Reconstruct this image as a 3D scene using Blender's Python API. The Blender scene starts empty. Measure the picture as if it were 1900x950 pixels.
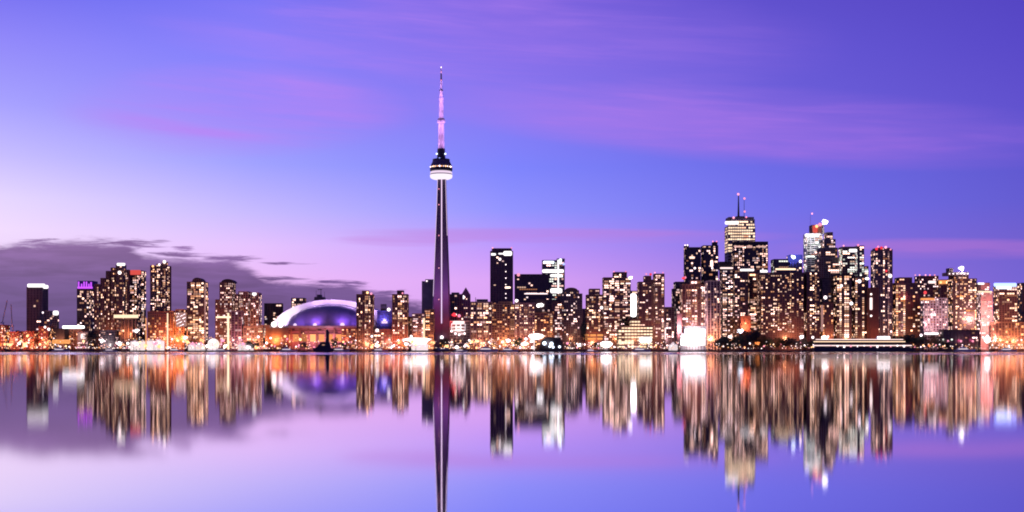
import bpy, math, random
from mathutils import Vector
R = math.radians
scene = bpy.context.scene
COL = scene.collection

# ------------------------------------------------------------------ camera
F = 2418.0            # focal length in pixels of a 1900 px wide picture
HZ = 646.0            # picture row of the horizon
CAMH = 7.0            # camera height above the water, metres
cam_d = bpy.data.cameras.new('camera'); cam = bpy.data.objects.new('camera', cam_d); COL.objects.link(cam)
cam_d.sensor_width = 36.0; cam_d.lens = 36.0 * F / 1900.0
cam_d.shift_y = (HZ - 475.0) / 1900.0
cam_d.clip_start = 1.0; cam_d.clip_end = 60000.0
cam.location = (0, 0, CAMH); cam.rotation_euler = (R(90), 0, 0)
scene.camera = cam

# ------------------------------------------------------------------ colour helpers
def lin(c):
    return tuple(((v/255.0)/12.92 if v/255.0 <= .04045 else ((v/255.0+.055)/1.055)**2.4) for v in c)
def lin4(c): return lin(c) + (1.0,)

# ------------------------------------------------------------------ sky (directional, procedural)
world = bpy.data.worlds.new('World'); scene.world = world; world.use_nodes = True
wt = world.node_tree; wt.nodes.clear()
def wn(t, **kw):
    n = wt.nodes.new(t)
    for k, v in kw.items(): setattr(n, k, v)
    return n
def wl(a, b): wt.links.new(a, b)
def wmath(op, a, b=None, c=None, clamp=False):
    n = wn('ShaderNodeMath', operation=op, use_clamp=clamp)
    for i, v in enumerate((a, b, c)):
        if v is None: continue
        if isinstance(v, (int, float)): n.inputs[i].default_value = v
        else: wl(v, n.inputs[i])
    return n.outputs[0]
def wsmooth(v, lo, hi, a=0.0, b=1.0, kind='SMOOTHSTEP'):
    n = wn('ShaderNodeMapRange', interpolation_type=kind)
    wl(v, n.inputs[0]); n.inputs[1].default_value = lo; n.inputs[2].default_value = hi
    n.inputs[3].default_value = a; n.inputs[4].default_value = b
    return n.outputs[0]
def wmix(f, a, b, mode='MIX'):
    n = wn('ShaderNodeMix', data_type='RGBA', blend_type=mode)
    if isinstance(f, (int, float)): n.inputs[0].default_value = f
    else: wl(f, n.inputs[0])
    for i, v in ((6, a), (7, b)):
        if isinstance(v, tuple): n.inputs[i].default_value = v
        else: wl(v, n.inputs[i])
    return n.outputs[2]
tc = wn('ShaderNodeTexCoord'); sp = wn('ShaderNodeSeparateXYZ'); wl(tc.outputs['Generated'], sp.inputs[0])
AZ = wmath('ARCTAN2', sp.outputs[0], sp.outputs[1])                       # radians from +Y, positive to the east
EL = wmath('ARCTAN2', sp.outputs[2], wmath('SQRT', wmath('ADD', wmath('MULTIPLY', sp.outputs[0], sp.outputs[0]), wmath('MULTIPLY', sp.outputs[1], sp.outputs[1]))))
def az_of(px): return math.atan((px - 950.0) / F)
def el_of(py, px=950): return math.atan((HZ - py) / F * math.cos(az_of(px)))
COLS = [  # the evening sky read at five bearings: (row in the picture, colour)
 (0,    [(650,(214,180,236)),(520,(234,208,252)),(440,(242,220,255)),(385,(230,214,255)),(310,(198,188,255)),(220,(166,160,255)),(110,(144,135,250)),(0,(112,106,238)),(-700,(58,50,150)),(-2600,(46,40,120))]),
 (475,  [(650,(222,164,230)),(520,(238,190,250)),(460,(230,194,255)),(400,(200,186,255)),(310,(160,161,255)),(220,(146,138,252)),(110,(131,128,252)),(0,(108,114,246)),(-700,(54,46,145)),(-2600,(46,40,120))]),
 (950,  [(650,(220,160,232)),(520,(220,164,248)),(470,(194,152,252)),(390,(146,147,255)),(310,(126,132,253)),(220,(132,122,244)),(110,(122,108,234)),(0,(110,94,222)),(-700,(48,40,132)),(-2600,(46,40,120))]),
 (1425, [(650,(176,132,220)),(520,(156,120,224)),(460,(136,116,230)),(390,(116,114,236)),(310,(108,106,230)),(220,(110,96,220)),(110,(102,88,214)),(0,(94,78,204)),(-700,(44,36,122)),(-2600,(44,38,116))]),
 (1900, [(650,(146,116,212)),(520,(118,100,212)),(460,(114,96,208)),(390,(100,92,210)),(310,(94,86,208)),(220,(96,80,206)),(110,(88,72,200)),(0,(82,66,192)),(-700,(40,33,112)),(-2600,(42,36,110))]),
]
ELN = wsmooth(EL, el_of(650), el_of(-2600), 0, 1, 'LINEAR')
ELW = wmath('POWER', ELN, 0.5)
col = None
for i, (px, stops) in enumerate(COLS):
    r = wn('ShaderNodeValToRGB'); cr = r.color_ramp; cr.interpolation = 'B_SPLINE' if False else 'EASE'
    e0, e1 = el_of(650), el_of(-2600)
    st = [(max(0.0, min(1.0, ((el_of(y) - e0)/(e1 - e0))))**0.5, c) for y, c in stops]
    while len(cr.elements) < len(st): cr.elements.new(0.5)
    for e, (p, c) in zip(cr.elements, st): e.position = p; e.color = lin4(c)
    cr.interpolation = 'LINEAR'
    wl(ELW, r.inputs[0])
    if col is None: col = r.outputs[0]
    else: col = wmix(wsmooth(AZ, az_of(COLS[i-1][0]), az_of(px), kind='LINEAR'), col, r.outputs[0])
# west and east behind the viewer: the glow dies away with the angle from the sunset
back = wsmooth(wmath('ABSOLUTE', wmath('ADD', AZ, 0.55)), 1.2, 2.6)
rb = wn('ShaderNodeValToRGB'); wl(ELW, rb.inputs[0])
rb.color_ramp.elements[0].color = lin4((120,100,190)); rb.color_ramp.elements[1].color = lin4((46,40,115))
col = wmix(back, col, rb.outputs[0])
# thin pink cirrus
def wvec(x, y, z=0.0):
    n = wn('ShaderNodeCombineXYZ')
    for i, v in enumerate((x, y, z)):
        if isinstance(v, (int, float)): n.inputs[i].default_value = v
        else: wl(v, n.inputs[i])
    return n.outputs[0]
def wnoise(sx, sy, z, detail=5, rough=.55, dist=0.0, tilt=0.0):
    n = wn('ShaderNodeTexNoise'); n.inputs['Scale'].default_value = 1.0
    n.inputs['Detail'].default_value = detail; n.inputs['Roughness'].default_value = rough; n.inputs['Distortion'].default_value = dist
    e = wmath('ADD', EL, wmath('MULTIPLY', AZ, tilt))
    wl(wvec(wmath('MULTIPLY', AZ, sx), wmath('MULTIPLY', e, sy), z), n.inputs['Vector'])
    return n.outputs['Fac']
cir = wsmooth(wnoise(3.2, 26, 1.7, 3, .5, .6, tilt=.10), .40, .72)
cir2 = wsmooth(wnoise(7, 95, 9.3, 4, .6, .3, tilt=.06), .38, .78)
def ell(px, py, rx, ry, soft=1.0, tilt=0.0):
    dx = wmath('MULTIPLY', wmath('SUBTRACT', AZ, az_of(px)), 1.0/(rx/F))
    de = wmath('ADD', wmath('SUBTRACT', EL, el_of(py, px)), wmath('MULTIPLY', wmath('SUBTRACT', AZ, az_of(px)), tilt))
    dy = wmath('MULTIPLY', de, 1.0/(ry/F))
    return wmath('SUBTRACT', 1.0, wmath('ADD', wmath('MULTIPLY', dx, dx), wmath('MULTIPLY', dy, dy)))
band_hi = wmath('MAXIMUM', wsmooth(ell(1360, 228, 700, 78, tilt=.10), 0, .8), wmath('MAXIMUM', wsmooth(ell(460, 200, 360, 95, tilt=-.05), 0, .9), wsmooth(ell(900, 70, 700, 130, tilt=.05), 0, 1.1, 0, .95)))
cmask = wmath('MULTIPLY', band_hi, wmath('ADD', .25, wmath('ADD', wmath('MULTIPLY', cir, .50), wmath('MULTIPLY', cir2, .40))))
ccol = wmix(wsmooth(AZ, az_of(500), az_of(1800), kind='LINEAR'), lin4((184,134,246)), lin4((148,104,222)))
col = wmix(wmath('MULTIPLY', cmask, 1.0, clamp=True), col, ccol)
band_lo = wmath('MAXIMUM', wsmooth(ell(1060, 438, 460, 17, tilt=.012), 0, .8), wmath('MAXIMUM', wsmooth(ell(760, 446, 160, 14), 0, .8), wsmooth(ell(1750, 462, 330, 22, tilt=.03), 0, .8)))
lom = wmath('MULTIPLY', band_lo, wmath('ADD', .35, wmath('MULTIPLY', wsmooth(wnoise(6, 70, 4.1, 3, .55, .5), .35, .62), .65)))
col = wmix(wmath('MULTIPLY', lom, .40), col, lin4((196,122,212)))
# dark cloud bank low in the west
bank = wn('ShaderNodeFloatCurve'); cv = bank.mapping.curves[0]
A0, A1, E1 = az_of(-400), az_of(1100), 0.12
bp = [(-400,470),(-100,462),(0,457),(60,450),(120,449),(200,447),(236,452),(262,470),(300,482),(380,480),(430,484),(462,497),(490,516),(540,521),(640,527),(690,540),(760,556),(860,585),(960,640),(1100,700)]
bp = [((az_of(x)-A0)/(A1-A0), max(0.0, el_of(y, x)/E1)) for x, y in bp]
while len(cv.points) < len(bp): cv.points.new(0.5, 0.5)
for p, (x, y) in zip(cv.points, bp): p.location = (x, y); p.handle_type = 'VECTOR'
bank.mapping.update(); wl(wsmooth(AZ, A0, A1, kind='LINEAR'), bank.inputs['Value'])
edge = wmath('SUBTRACT', wmath('MULTIPLY', bank.outputs[0], E1), EL)
n1 = wnoise(26, 150, 3.0, 5, .62, .4); n2 = wnoise(70, 520, 5.0, 3, .6, .3)
edge = wmath('ADD', edge, wmath('MULTIPLY', wmath('SUBTRACT', n1, .5), .016))
edge = wmath('ADD', edge, wmath('MULTIPLY', wmath('SUBTRACT', n2, .5), .005))
bm = wsmooth(edge, -.0034, .0046)
wisp = wmath('MULTIPLY', wmath('SUBTRACT', wnoise(30, 330, 2.6, 5, .66, .9), .5), 4.2)
for (px, py, rx, ry, tl) in [(255,452,52,9,.02),(341,461,22,6,0),(150,455,120,12,0),(425,480,62,7,0),(520,489,62,3.2,.0),(655,525,32,4.5,0),(640,533,50,8,-.03),(330,472,80,6,0),(400,497,75,12,0),(585,530,60,10,0),(500,516,95,5,0),(610,523,62,5,0),(700,545,60,9,-.05),(300,447,26,3,0),(560,490,40,2.4,0)]:
    e = wmath('ADD', ell(px, py, rx, ry, tilt=tl), wisp)
    bm = wmath('MAXIMUM', bm, wsmooth(e, .0, 1.25))
cl = wn('ShaderNodeValToRGB'); wl(wsmooth(EL, 0, .085, kind='LINEAR'), cl.inputs[0])
cl.color_ramp.elements[0].color = lin4((92,72,130)); cl.color_ramp.elements[1].color = lin4((156,112,178))
m_ = cl.color_ramp.elements.new(.55); m_.color = lin4((112,82,144))
cvar = wmix(wsmooth(wnoise(11, 85, 8.0, 4, .6, .6), .32, .66), wmix(.68, (0,0,0,1), cl.outputs[0]), cl.outputs[0])
col = wmix(wmath('MULTIPLY', bm, .93), col, cvar)
# a little of the physical sky with the sun just set in the west
SUN_AZ, SUN_EL = -58.0, 1.0
ns = wn('ShaderNodeTexSky', sky_type='NISHITA'); ns.sun_disc = False
ns.sun_elevation = R(SUN_EL); ns.sun_rotation = R(SUN_AZ); ns.altitude = 80; ns.dust_density = 2.0
bg1 = wn('ShaderNodeBackground'); wl(col, bg1.inputs[0]); bg1.inputs[1].default_value = 1.0
bg2 = wn('ShaderNodeBackground'); wl(ns.outputs[0], bg2.inputs[0]); bg2.inputs[1].default_value = 0.004
ad = wn('ShaderNodeAddShader'); wl(bg1.outputs[0], ad.inputs[0]); wl(bg2.outputs[0], ad.inputs[1])
world.cycles.sampling_method = 'MANUAL'; world.cycles.sample_map_resolution = 256
wo = wn('ShaderNodeOutputWorld'); wl(ad.outputs[0], wo.inputs[0])

# ------------------------------------------------------------------ sun: already down, a weak warm rest of it
sd = bpy.data.lights.new('sun', 'SUN'); so = bpy.data.objects.new('sun', sd); COL.objects.link(so)
sd.energy = 0.12; sd.angle = R(14); sd.color = (1.0, .72, .68)
sv = Vector((math.sin(R(SUN_AZ))*math.cos(R(3)), math.cos(R(SUN_AZ))*math.cos(R(3)), math.sin(R(3))))
so.rotation_euler = (-sv).to_track_quat('-Z', 'Y').to_euler()

scene.view_settings.view_transform = 'Standard'; scene.view_settings.look = 'None'
scene.view_settings.exposure = 0.0; scene.view_settings.gamma = 1.0
scene.view_settings.use_curve_mapping = False
scene.render.engine = 'CYCLES'
cy = scene.cycles
cy.filter_width = 1.9; cy.max_bounces = 3; cy.diffuse_bounces = 1; cy.glossy_bounces = 2
cy.sample_clamp_indirect = 12.0; cy.sample_clamp_direct = 0; cy.use_denoising = True
cy.caustics_reflective = False; cy.caustics_refractive = False

# ------------------------------------------------------------------ materials
MATS = {}
def nodes_of(name):
    m = bpy.data.materials.new(name); m.use_nodes = True
    nt = m.node_tree; nt.nodes.clear()
    out = nt.nodes.new('ShaderNodeOutputMaterial')
    return m, nt, out
def solid(name, c, rough=.7, var=.25, scale=.08, spec=.3, metal=0.0):
    """weathered wall: two octaves of tone and fine roughness change, in metres"""
    m, nt, out = nodes_of(name)
    b = nt.nodes.new('ShaderNodeBsdfPrincipled')
    t = nt.nodes.new('ShaderNodeTexCoord'); n = nt.nodes.new('ShaderNodeTexNoise')
    n.inputs['Scale'].default_value = scale; n.inputs['Detail'].default_value = 6
    nt.links.new(t.outputs['Object'], n.inputs['Vector'])
    r = nt.nodes.new('ShaderNodeValToRGB'); nt.links.new(n.outputs['Fac'], r.inputs[0])
    r.color_ramp.elements[0].position = .3; r.color_ramp.elements[1].position = .7
    r.color_ramp.elements[0].color = tuple(v*(1-var) for v in c) + (1,)
    r.color_ramp.elements[1].color = tuple(min(1, v*(1+var)) for v in c) + (1,)
    nt.links.new(r.outputs[0], b.inputs['Base Color'])
    b.inputs['Roughness'].default_value = rough; b.inputs['Specular IOR Level'].default_value = spec; b.inputs['Metallic'].default_value = metal
    nt.links.new(b.outputs[0], out.inputs[0])
    MATS[name] = m; return m
def glow(name, ca, cb=None, s0=2.0, s1=None):
    """lamp, lit window or glowing face: hue and strength differ from lamp to lamp (Object Info random)"""
    m, nt, out = nodes_of(name)
    e = nt.nodes.new('ShaderNodeEmission'); oi = nt.nodes.new('ShaderNodeObjectInfo')
    cb = cb or ca; s1 = s0 if s1 is None else s1
    mx = nt.nodes.new('ShaderNodeMix'); mx.data_type = 'RGBA'
    mx.inputs[6].default_value = ca + (1,); mx.inputs[7].default_value = cb + (1,)
    nt.links.new(oi.outputs['Random'], mx.inputs[0]); nt.links.new(mx.outputs[2], e.inputs[0])
    w = nt.nodes.new('ShaderNodeTexWhiteNoise'); w.noise_dimensions = '1D'
    nt.links.new(oi.outputs['Random'], w.inputs['W'])
    p = nt.nodes.new('ShaderNodeMath'); p.operation = 'POWER'; nt.links.new(w.outputs['Value'], p.inputs[0]); p.inputs[1].default_value = 2.0
    q = nt.nodes.new('ShaderNodeMath'); q.operation = 'MULTIPLY_ADD'; nt.links.new(p.outputs[0], q.inputs[0])
    q.inputs[1].default_value = s1 - s0; q.inputs[2].default_value = s0
    nt.links.new(q.outputs[0], e.inputs[1]); nt.links.new(e.outputs[0], out.inputs[0])
    m.cycles.emission_sampling = 'NONE'
    MATS[name] = m; return m
# walls
solid('charcoal', (.075,.050,.052)); solid('black', (.034,.023,.027)); solid('brown', (.19,.095,.070))
solid('darkbrown', (.115,.058,.050)); solid('grey', (.13,.115,.135)); solid('pinkish', (.30,.17,.17))
solid('paleconcrete', (.32,.28,.29)); solid('redbrick', (.19,.070,.052)); solid('slate', (.065,.060,.085))
solid('tan', (.24,.14,.095)); solid('white', (.75,.73,.76), .5); solid('steel', (.10,.10,.12), .4, metal=.6)
solid('greenglass', (.10,.12,.105), .3); solid('darksteel', (.03,.028,.042), .5); solid('hull', (.62,.60,.66), .4)
solid('hulldark', (.02,.02,.035), .45); solid('wood', (.11,.06,.03), .7); solid('bluewall', (.06,.06,.22))
solid('glass', (.040,.028,.036), .22, .35, .2, .5); solid('glass_brown', (.080,.042,.038), .25, .35, .2, .45)
solid('bark', (.05,.035,.028), .9); solid('asphalt', (.04,.038,.042), .85, .3, .05); solid('quay', (.055,.05,.065), .8, .4, .15)
solid('cn_concrete', (.12,.085,.14), .7, .18, .02); solid('mastpaint', (.66,.56,.72), .55, .1)
solid('dome_white', (.62,.60,.66), .45, .08, .03); solid('dome_panel', (.30,.26,.40), .4, .10, .03)
# lit windows (linear colours)
WARM, CREAM, AMBER, PINKW = (1.0,.43,.21), (1.0,.63,.45), (1.0,.33,.11), (1.0,.56,.52)
glow('win_warm', WARM, CREAM, .6, 4.0); glow('win_cream', CREAM, PINKW, .7, 4.2); glow('win_amber', AMBER, WARM, .5, 3.0)
glow('win_pink', PINKW, (1,.78,.82), .6, 3.8); glow('win_cool', (.80,.92,.80), (1,.92,.85), .6, 3.2); glow('win_dim', (1,.38,.19), (1,.52,.38), .2, .85)
glow('band_cream', (1,.75,.52), (1,.66,.42), 1.3, 2.2)
# lamps, lit signs and glowing faces
glow('lamp_white', (1,.82,.78), (1,.80,.92), 2.2, 4.2); glow('lamp_warm', (1,.58,.30), (1,.42,.16), 2.0, 3.6)
glow('lamp_orange', (1,.30,.08), (1,.24,.05), 1.2, 2.2); glow('lamp_red', (1,.03,.06), (1,.08,.10), 1.0, 1.8)
glow('lamp_pink', (1,.25,.42), (1,.38,.5), 1.2, 2.2); glow('lamp_blue', (.25,.34,1), (.35,.42,1), 1.6, 2.6); glow('lamp_bluewhite', (.75,.85,1), None, 3.0)
glow('strip_white', (1,.93,.95), None, 1.7); glow('strip_violet', (.62,.10,1), None, 1.3); glow('strip_lilac', (.95,.68,1), None, 1.15)
glow('strip_red', (1,.12,.10), None, .75); glow('strip_orange', (1,.38,.12), None, 1.0); glow('strip_blue', (.22,.30,1), None, 1.4)
glow('strip_pinkwhite', (1,.74,.72), None, 1.5); glow('flood_white', (1,.94,.96), None, 3.4); glow('hall_light', (1,.90,.86), (1,.82,.72), 1.4, 2.4)
glow('radome_light', (1,.86,1), None, 1.1); glow('radome_low', (1,.78,1), None, .92); glow('panel_blueglow', (.12,.14,.9), None, .55); glow('face_pink_glow', (1,.50,.46), None, .42)  # pink faces: light on the walls put into their own glow
glow('hall_glass', (1,.86,.82), None, 1.5); glow('hall_glass_bright', (1,.92,.92), None, 2.1); glow('face_lilac', (.86,.42,.86), None, .45)

# ------------------------------------------------------------------ mesh building
class MB:
    def __init__(s): s.v = []; s.f = []
    def box(s, x0, x1, y0, y1, z0, z1):
        b = len(s.v)
        s.v += [(x0,y0,z0),(x1,y0,z0),(x1,y1,z0),(x0,y1,z0),(x0,y0,z1),(x1,y0,z1),(x1,y1,z1),(x0,y1,z1)]
        s.f += [tuple(b+i for i in q) for q in ((3,2,1,0),(4,5,6,7),(0,1,5,4),(1,2,6,5),(2,3,7,6),(3,0,4,7))]
        return s
    def frustum(s, c0, c1, z0, z1):
        """c0, c1: (x0,x1,y0,y1) at z0 and z1"""
        b = len(s.v)
        for c, z in ((c0, z0), (c1, z1)):
            s.v += [(c[0],c[2],z),(c[1],c[2],z),(c[1],c[3],z),(c[0],c[3],z)]
        s.f += [tuple(b+i for i in q) for q in ((3,2,1,0),(4,5,6,7),(0,1,5,4),(1,2,6,5),(2,3,7,6),(3,0,4,7))]
        return s
    def lathe(s, prof, cx=0, cy=0, n=24, a0=0.0):
        """prof: (radius, z) from the bottom up"""
        b = len(s.v)
        for r, z in prof:
            for i in range(n):
                a = a0 + 2*math.pi*i/n; s.v.append((cx+r*math.cos(a), cy+r*math.sin(a), z))
        for k in range(len(prof)-1):
            for i in range(n):
                j = (i+1) % n
                s.f.append((b+k*n+i, b+k*n+j, b+(k+1)*n+j, b+(k+1)*n+i))
        s.f.append(tuple(b+i for i in reversed(range(n)))); s.f.append(tuple(b+(len(prof)-1)*n+i for i in range(n)))
        return s
    def bar(s, p, q, r0, r1=None, n=6):
        p, q = Vector(p), Vector(q); r1 = r0 if r1 is None else r1
        d = (q-p).normalized(); u = d.orthogonal().normalized(); w = d.cross(u); b = len(s.v)
        for c, r in ((p, r0), (q, r1)):
            for i in range(n):
                a = 2*math.pi*i/n; s.v.append(tuple(c + (u*math.cos(a)+w*math.sin(a))*r))
        for i in range(n):
            j = (i+1) % n; s.f.append((b+i, b+j, b+n+j, b+n+i))
        s.f.append(tuple(b+i for i in reversed(range(n)))); s.f.append(tuple(b+n+i for i in range(n)))
        return s
    def prism(s, poly, y0, y1):
        """poly: (x, z) outline, extruded from y0 to y1"""
        b = len(s.v); n = len(poly)
        s.v += [(x, y0, z) for x, z in poly] + [(x, y1, z) for x, z in poly]
        s.f.append(tuple(b+i for i in range(n))); s.f.append(tuple(b+n+i for i in reversed(range(n))))
        for i in range(n):
            j = (i+1) % n; s.f.append((b+j, b+i, b+n+i, b+n+j))
        return s
    def ball(s, c, r, n=10, m=6, sq=1.0):
        prof = [(r*math.sin(math.pi*k/m), -r*sq*math.cos(math.pi*k/m)) for k in range(m+1)]
        prof[0] = (r*.02, prof[0][1]); prof[-1] = (r*.02, prof[-1][1])
        return s.lathe([(a, c[2]+z) for a, z in prof], c[0], c[1], n)
    def mesh(s, name, mat, smooth=False):
        me = bpy.data.meshes.new(name); me.from_pydata(s.v, [], s.f)
        me.materials.append(MATS[mat] if isinstance(mat, str) else mat)
        if smooth: me.polygons.foreach_set('use_smooth', [True]*len(me.polygons))
        me.update(); return me
def link(name, data, parent=None, kind=None, loc=None, scale=None):
    o = bpy.data.objects.new(name, data); COL.objects.link(o)
    if parent is not None: o.parent = parent
    if kind: o['kind'] = kind
    if loc is not None: o.location = loc
    if scale is not None: o.scale = scale
    return o
USED = set()
def tag(o, label, cat, group=None):
    o['label'] = label; o['category'] = cat
    if group: o['group'] = group
    else:
        assert label not in USED, label
        USED.add(label)
    return o
def X(px, D): return (px - 950.0) / F * D
def Z(py, D): return CAMH + (HZ - py) / F * D
def S(n, D): return n / F * D          # n picture pixels in metres at distance D
GZ = 2.5                               # level of the land above the water
SHORE = 2450.0
class Thing:
    """an Empty at the base of the thing; its parts are written in world metres and stored relative to it"""
    def __init__(s, name, label, cat, loc, group=None):
        s.root = link(name, None, loc=loc); s.root.empty_display_size = 1.0; s.o = Vector(loc); tag(s.root, label, cat, group)
    def part(s, name, mb, mat, parent=None, kind=None, smooth=False):
        me = mb.mesh(name, mat, smooth); o = s.o
        me.transform(__import__('mathutils').Matrix.Translation(-o))
        return link(name, me, parent or s.root, kind)
    def light(s, p, power, color, radius=2.0, name='lamp_glow'):
        """added light without a body of its own, kept off the water: a wide cone turned to the facades (+Y, a little up)"""
        return s.spot(p, Vector(p) + Vector((0, 1, .25)), power, color, 160, radius, 1.0, name)
    def spot(s, p, target, power, color, ang, radius=1.0, blend=.6, name='floodlight_beam'):
        d = bpy.data.lights.new(name, 'SPOT'); d.energy = power; d.color = color; d.shadow_soft_size = radius
        d.spot_size = R(ang); d.spot_blend = blend
        o = link(name, d, s.root, loc=Vector(p) - s.o)
        o.rotation_euler = (Vector(target) - Vector(p)).to_track_quat('-Z', 'Y').to_euler(); return o
# shared unit meshes for repeated small parts
_unit = {}
def unit(kind, mat):
    k = (kind, mat)
    if k not in _unit:
        mb = MB()
        if kind == 'box': mb.box(-.5,.5,-.5,.5,-.5,.5)
        else: mb.ball((0,0,0), 1.0, 10, 6)
        _unit[k] = mb.mesh('window_pane' if kind == 'box' else 'lamp_globe', mat, kind != 'box')
    return _unit[k]
def globe(t, name, p, r, mat):
    return link(name, unit('ball', mat), t.root, loc=Vector(p) - t.o, scale=(r, r, r))

# ------------------------------------------------------------------ setting: water, quay, land
def water_mat(name, rough, tint, bump=0.0):
    m, nt, out = nodes_of(name)
    g = nt.nodes.new('ShaderNodeBsdfGlossy'); g.distribution = 'BECKMANN'
    g.inputs['Color'].default_value = tint + (1,); g.inputs['Roughness'].default_value = rough
    d = nt.nodes.new('ShaderNodeBsdfDiffuse'); d.inputs['Color'].default_value = (.02,.018,.05,1)
    mx = nt.nodes.new('ShaderNodeMixShader'); mx.inputs[0].default_value = .04
    t = nt.nodes.new('ShaderNodeTexCoord'); mp = nt.nodes.new('ShaderNodeMapping'); mp.inputs['Scale'].default_value = (.010, .0035, 1)
    n = nt.nodes.new('ShaderNodeTexNoise'); n.inputs['Scale'].default_value = 1; n.inputs['Detail'].default_value = 4
    nt.links.new(t.outputs['Object'], mp.inputs[0]); nt.links.new(mp.outputs[0], n.inputs['Vector'])
    r = nt.nodes.new('ShaderNodeMapRange'); nt.links.new(n.outputs['Fac'], r.inputs[0])
    r.inputs[1].default_value = .3; r.inputs[2].default_value = .7; r.inputs[3].default_value = rough*.75; r.inputs[4].default_value = rough*1.3
    nt.links.new(r.outputs[0], g.inputs['Roughness'])
    nt.links.new(g.outputs[0], mx.inputs[1]); nt.links.new(d.outputs[0], mx.inputs[2]); nt.links.new(mx.outputs[0], out.inputs[0])
    MATS[name] = m
water_mat('calm_water', .054, (.97,.95,.99)); water_mat('ruffled_water', .21, (.93,.88,.98))
def sheet(x0, x1, y0, y1, z):
    mb = MB(); mb.v = [(x0,y0,z),(x1,y0,z),(x1,y1,z),(x0,y1,z)]; mb.f = [(0,1,2,3)]; return mb
link('water', sheet(-9000, 9000, -800, SHORE+2, 0).mesh('water', 'calm_water'), kind='structure')
# wind-ruffled strip along the shore, with a wavering outer edge
mb = MB(); rnd = random.Random(5); N = 160
for i in range(N+1):
    x = -3000 + 6000*i/N
    mb.v += [(x, 1420 + 18*math.sin(x*.006) + rnd.uniform(-10, 10), .004), (x, SHORE-.02, .004)]
for i in range(N): mb.f.append((2*i, 2*i+2, 2*i+3, 2*i+1))
link('ruffled_water', mb.mesh('ruffled_water', 'ruffled_water'), kind='structure')
link('ground', sheet(-16000, 16000, SHORE+.6, 40000, GZ).mesh('ground', 'asphalt'), kind='structure')
mb = MB(); mb.box(-16000, 16000, SHORE, SHORE+6, -2, GZ+.25)
link('quay_wall', mb.mesh('quay_wall', 'quay'), kind='structure')

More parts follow.
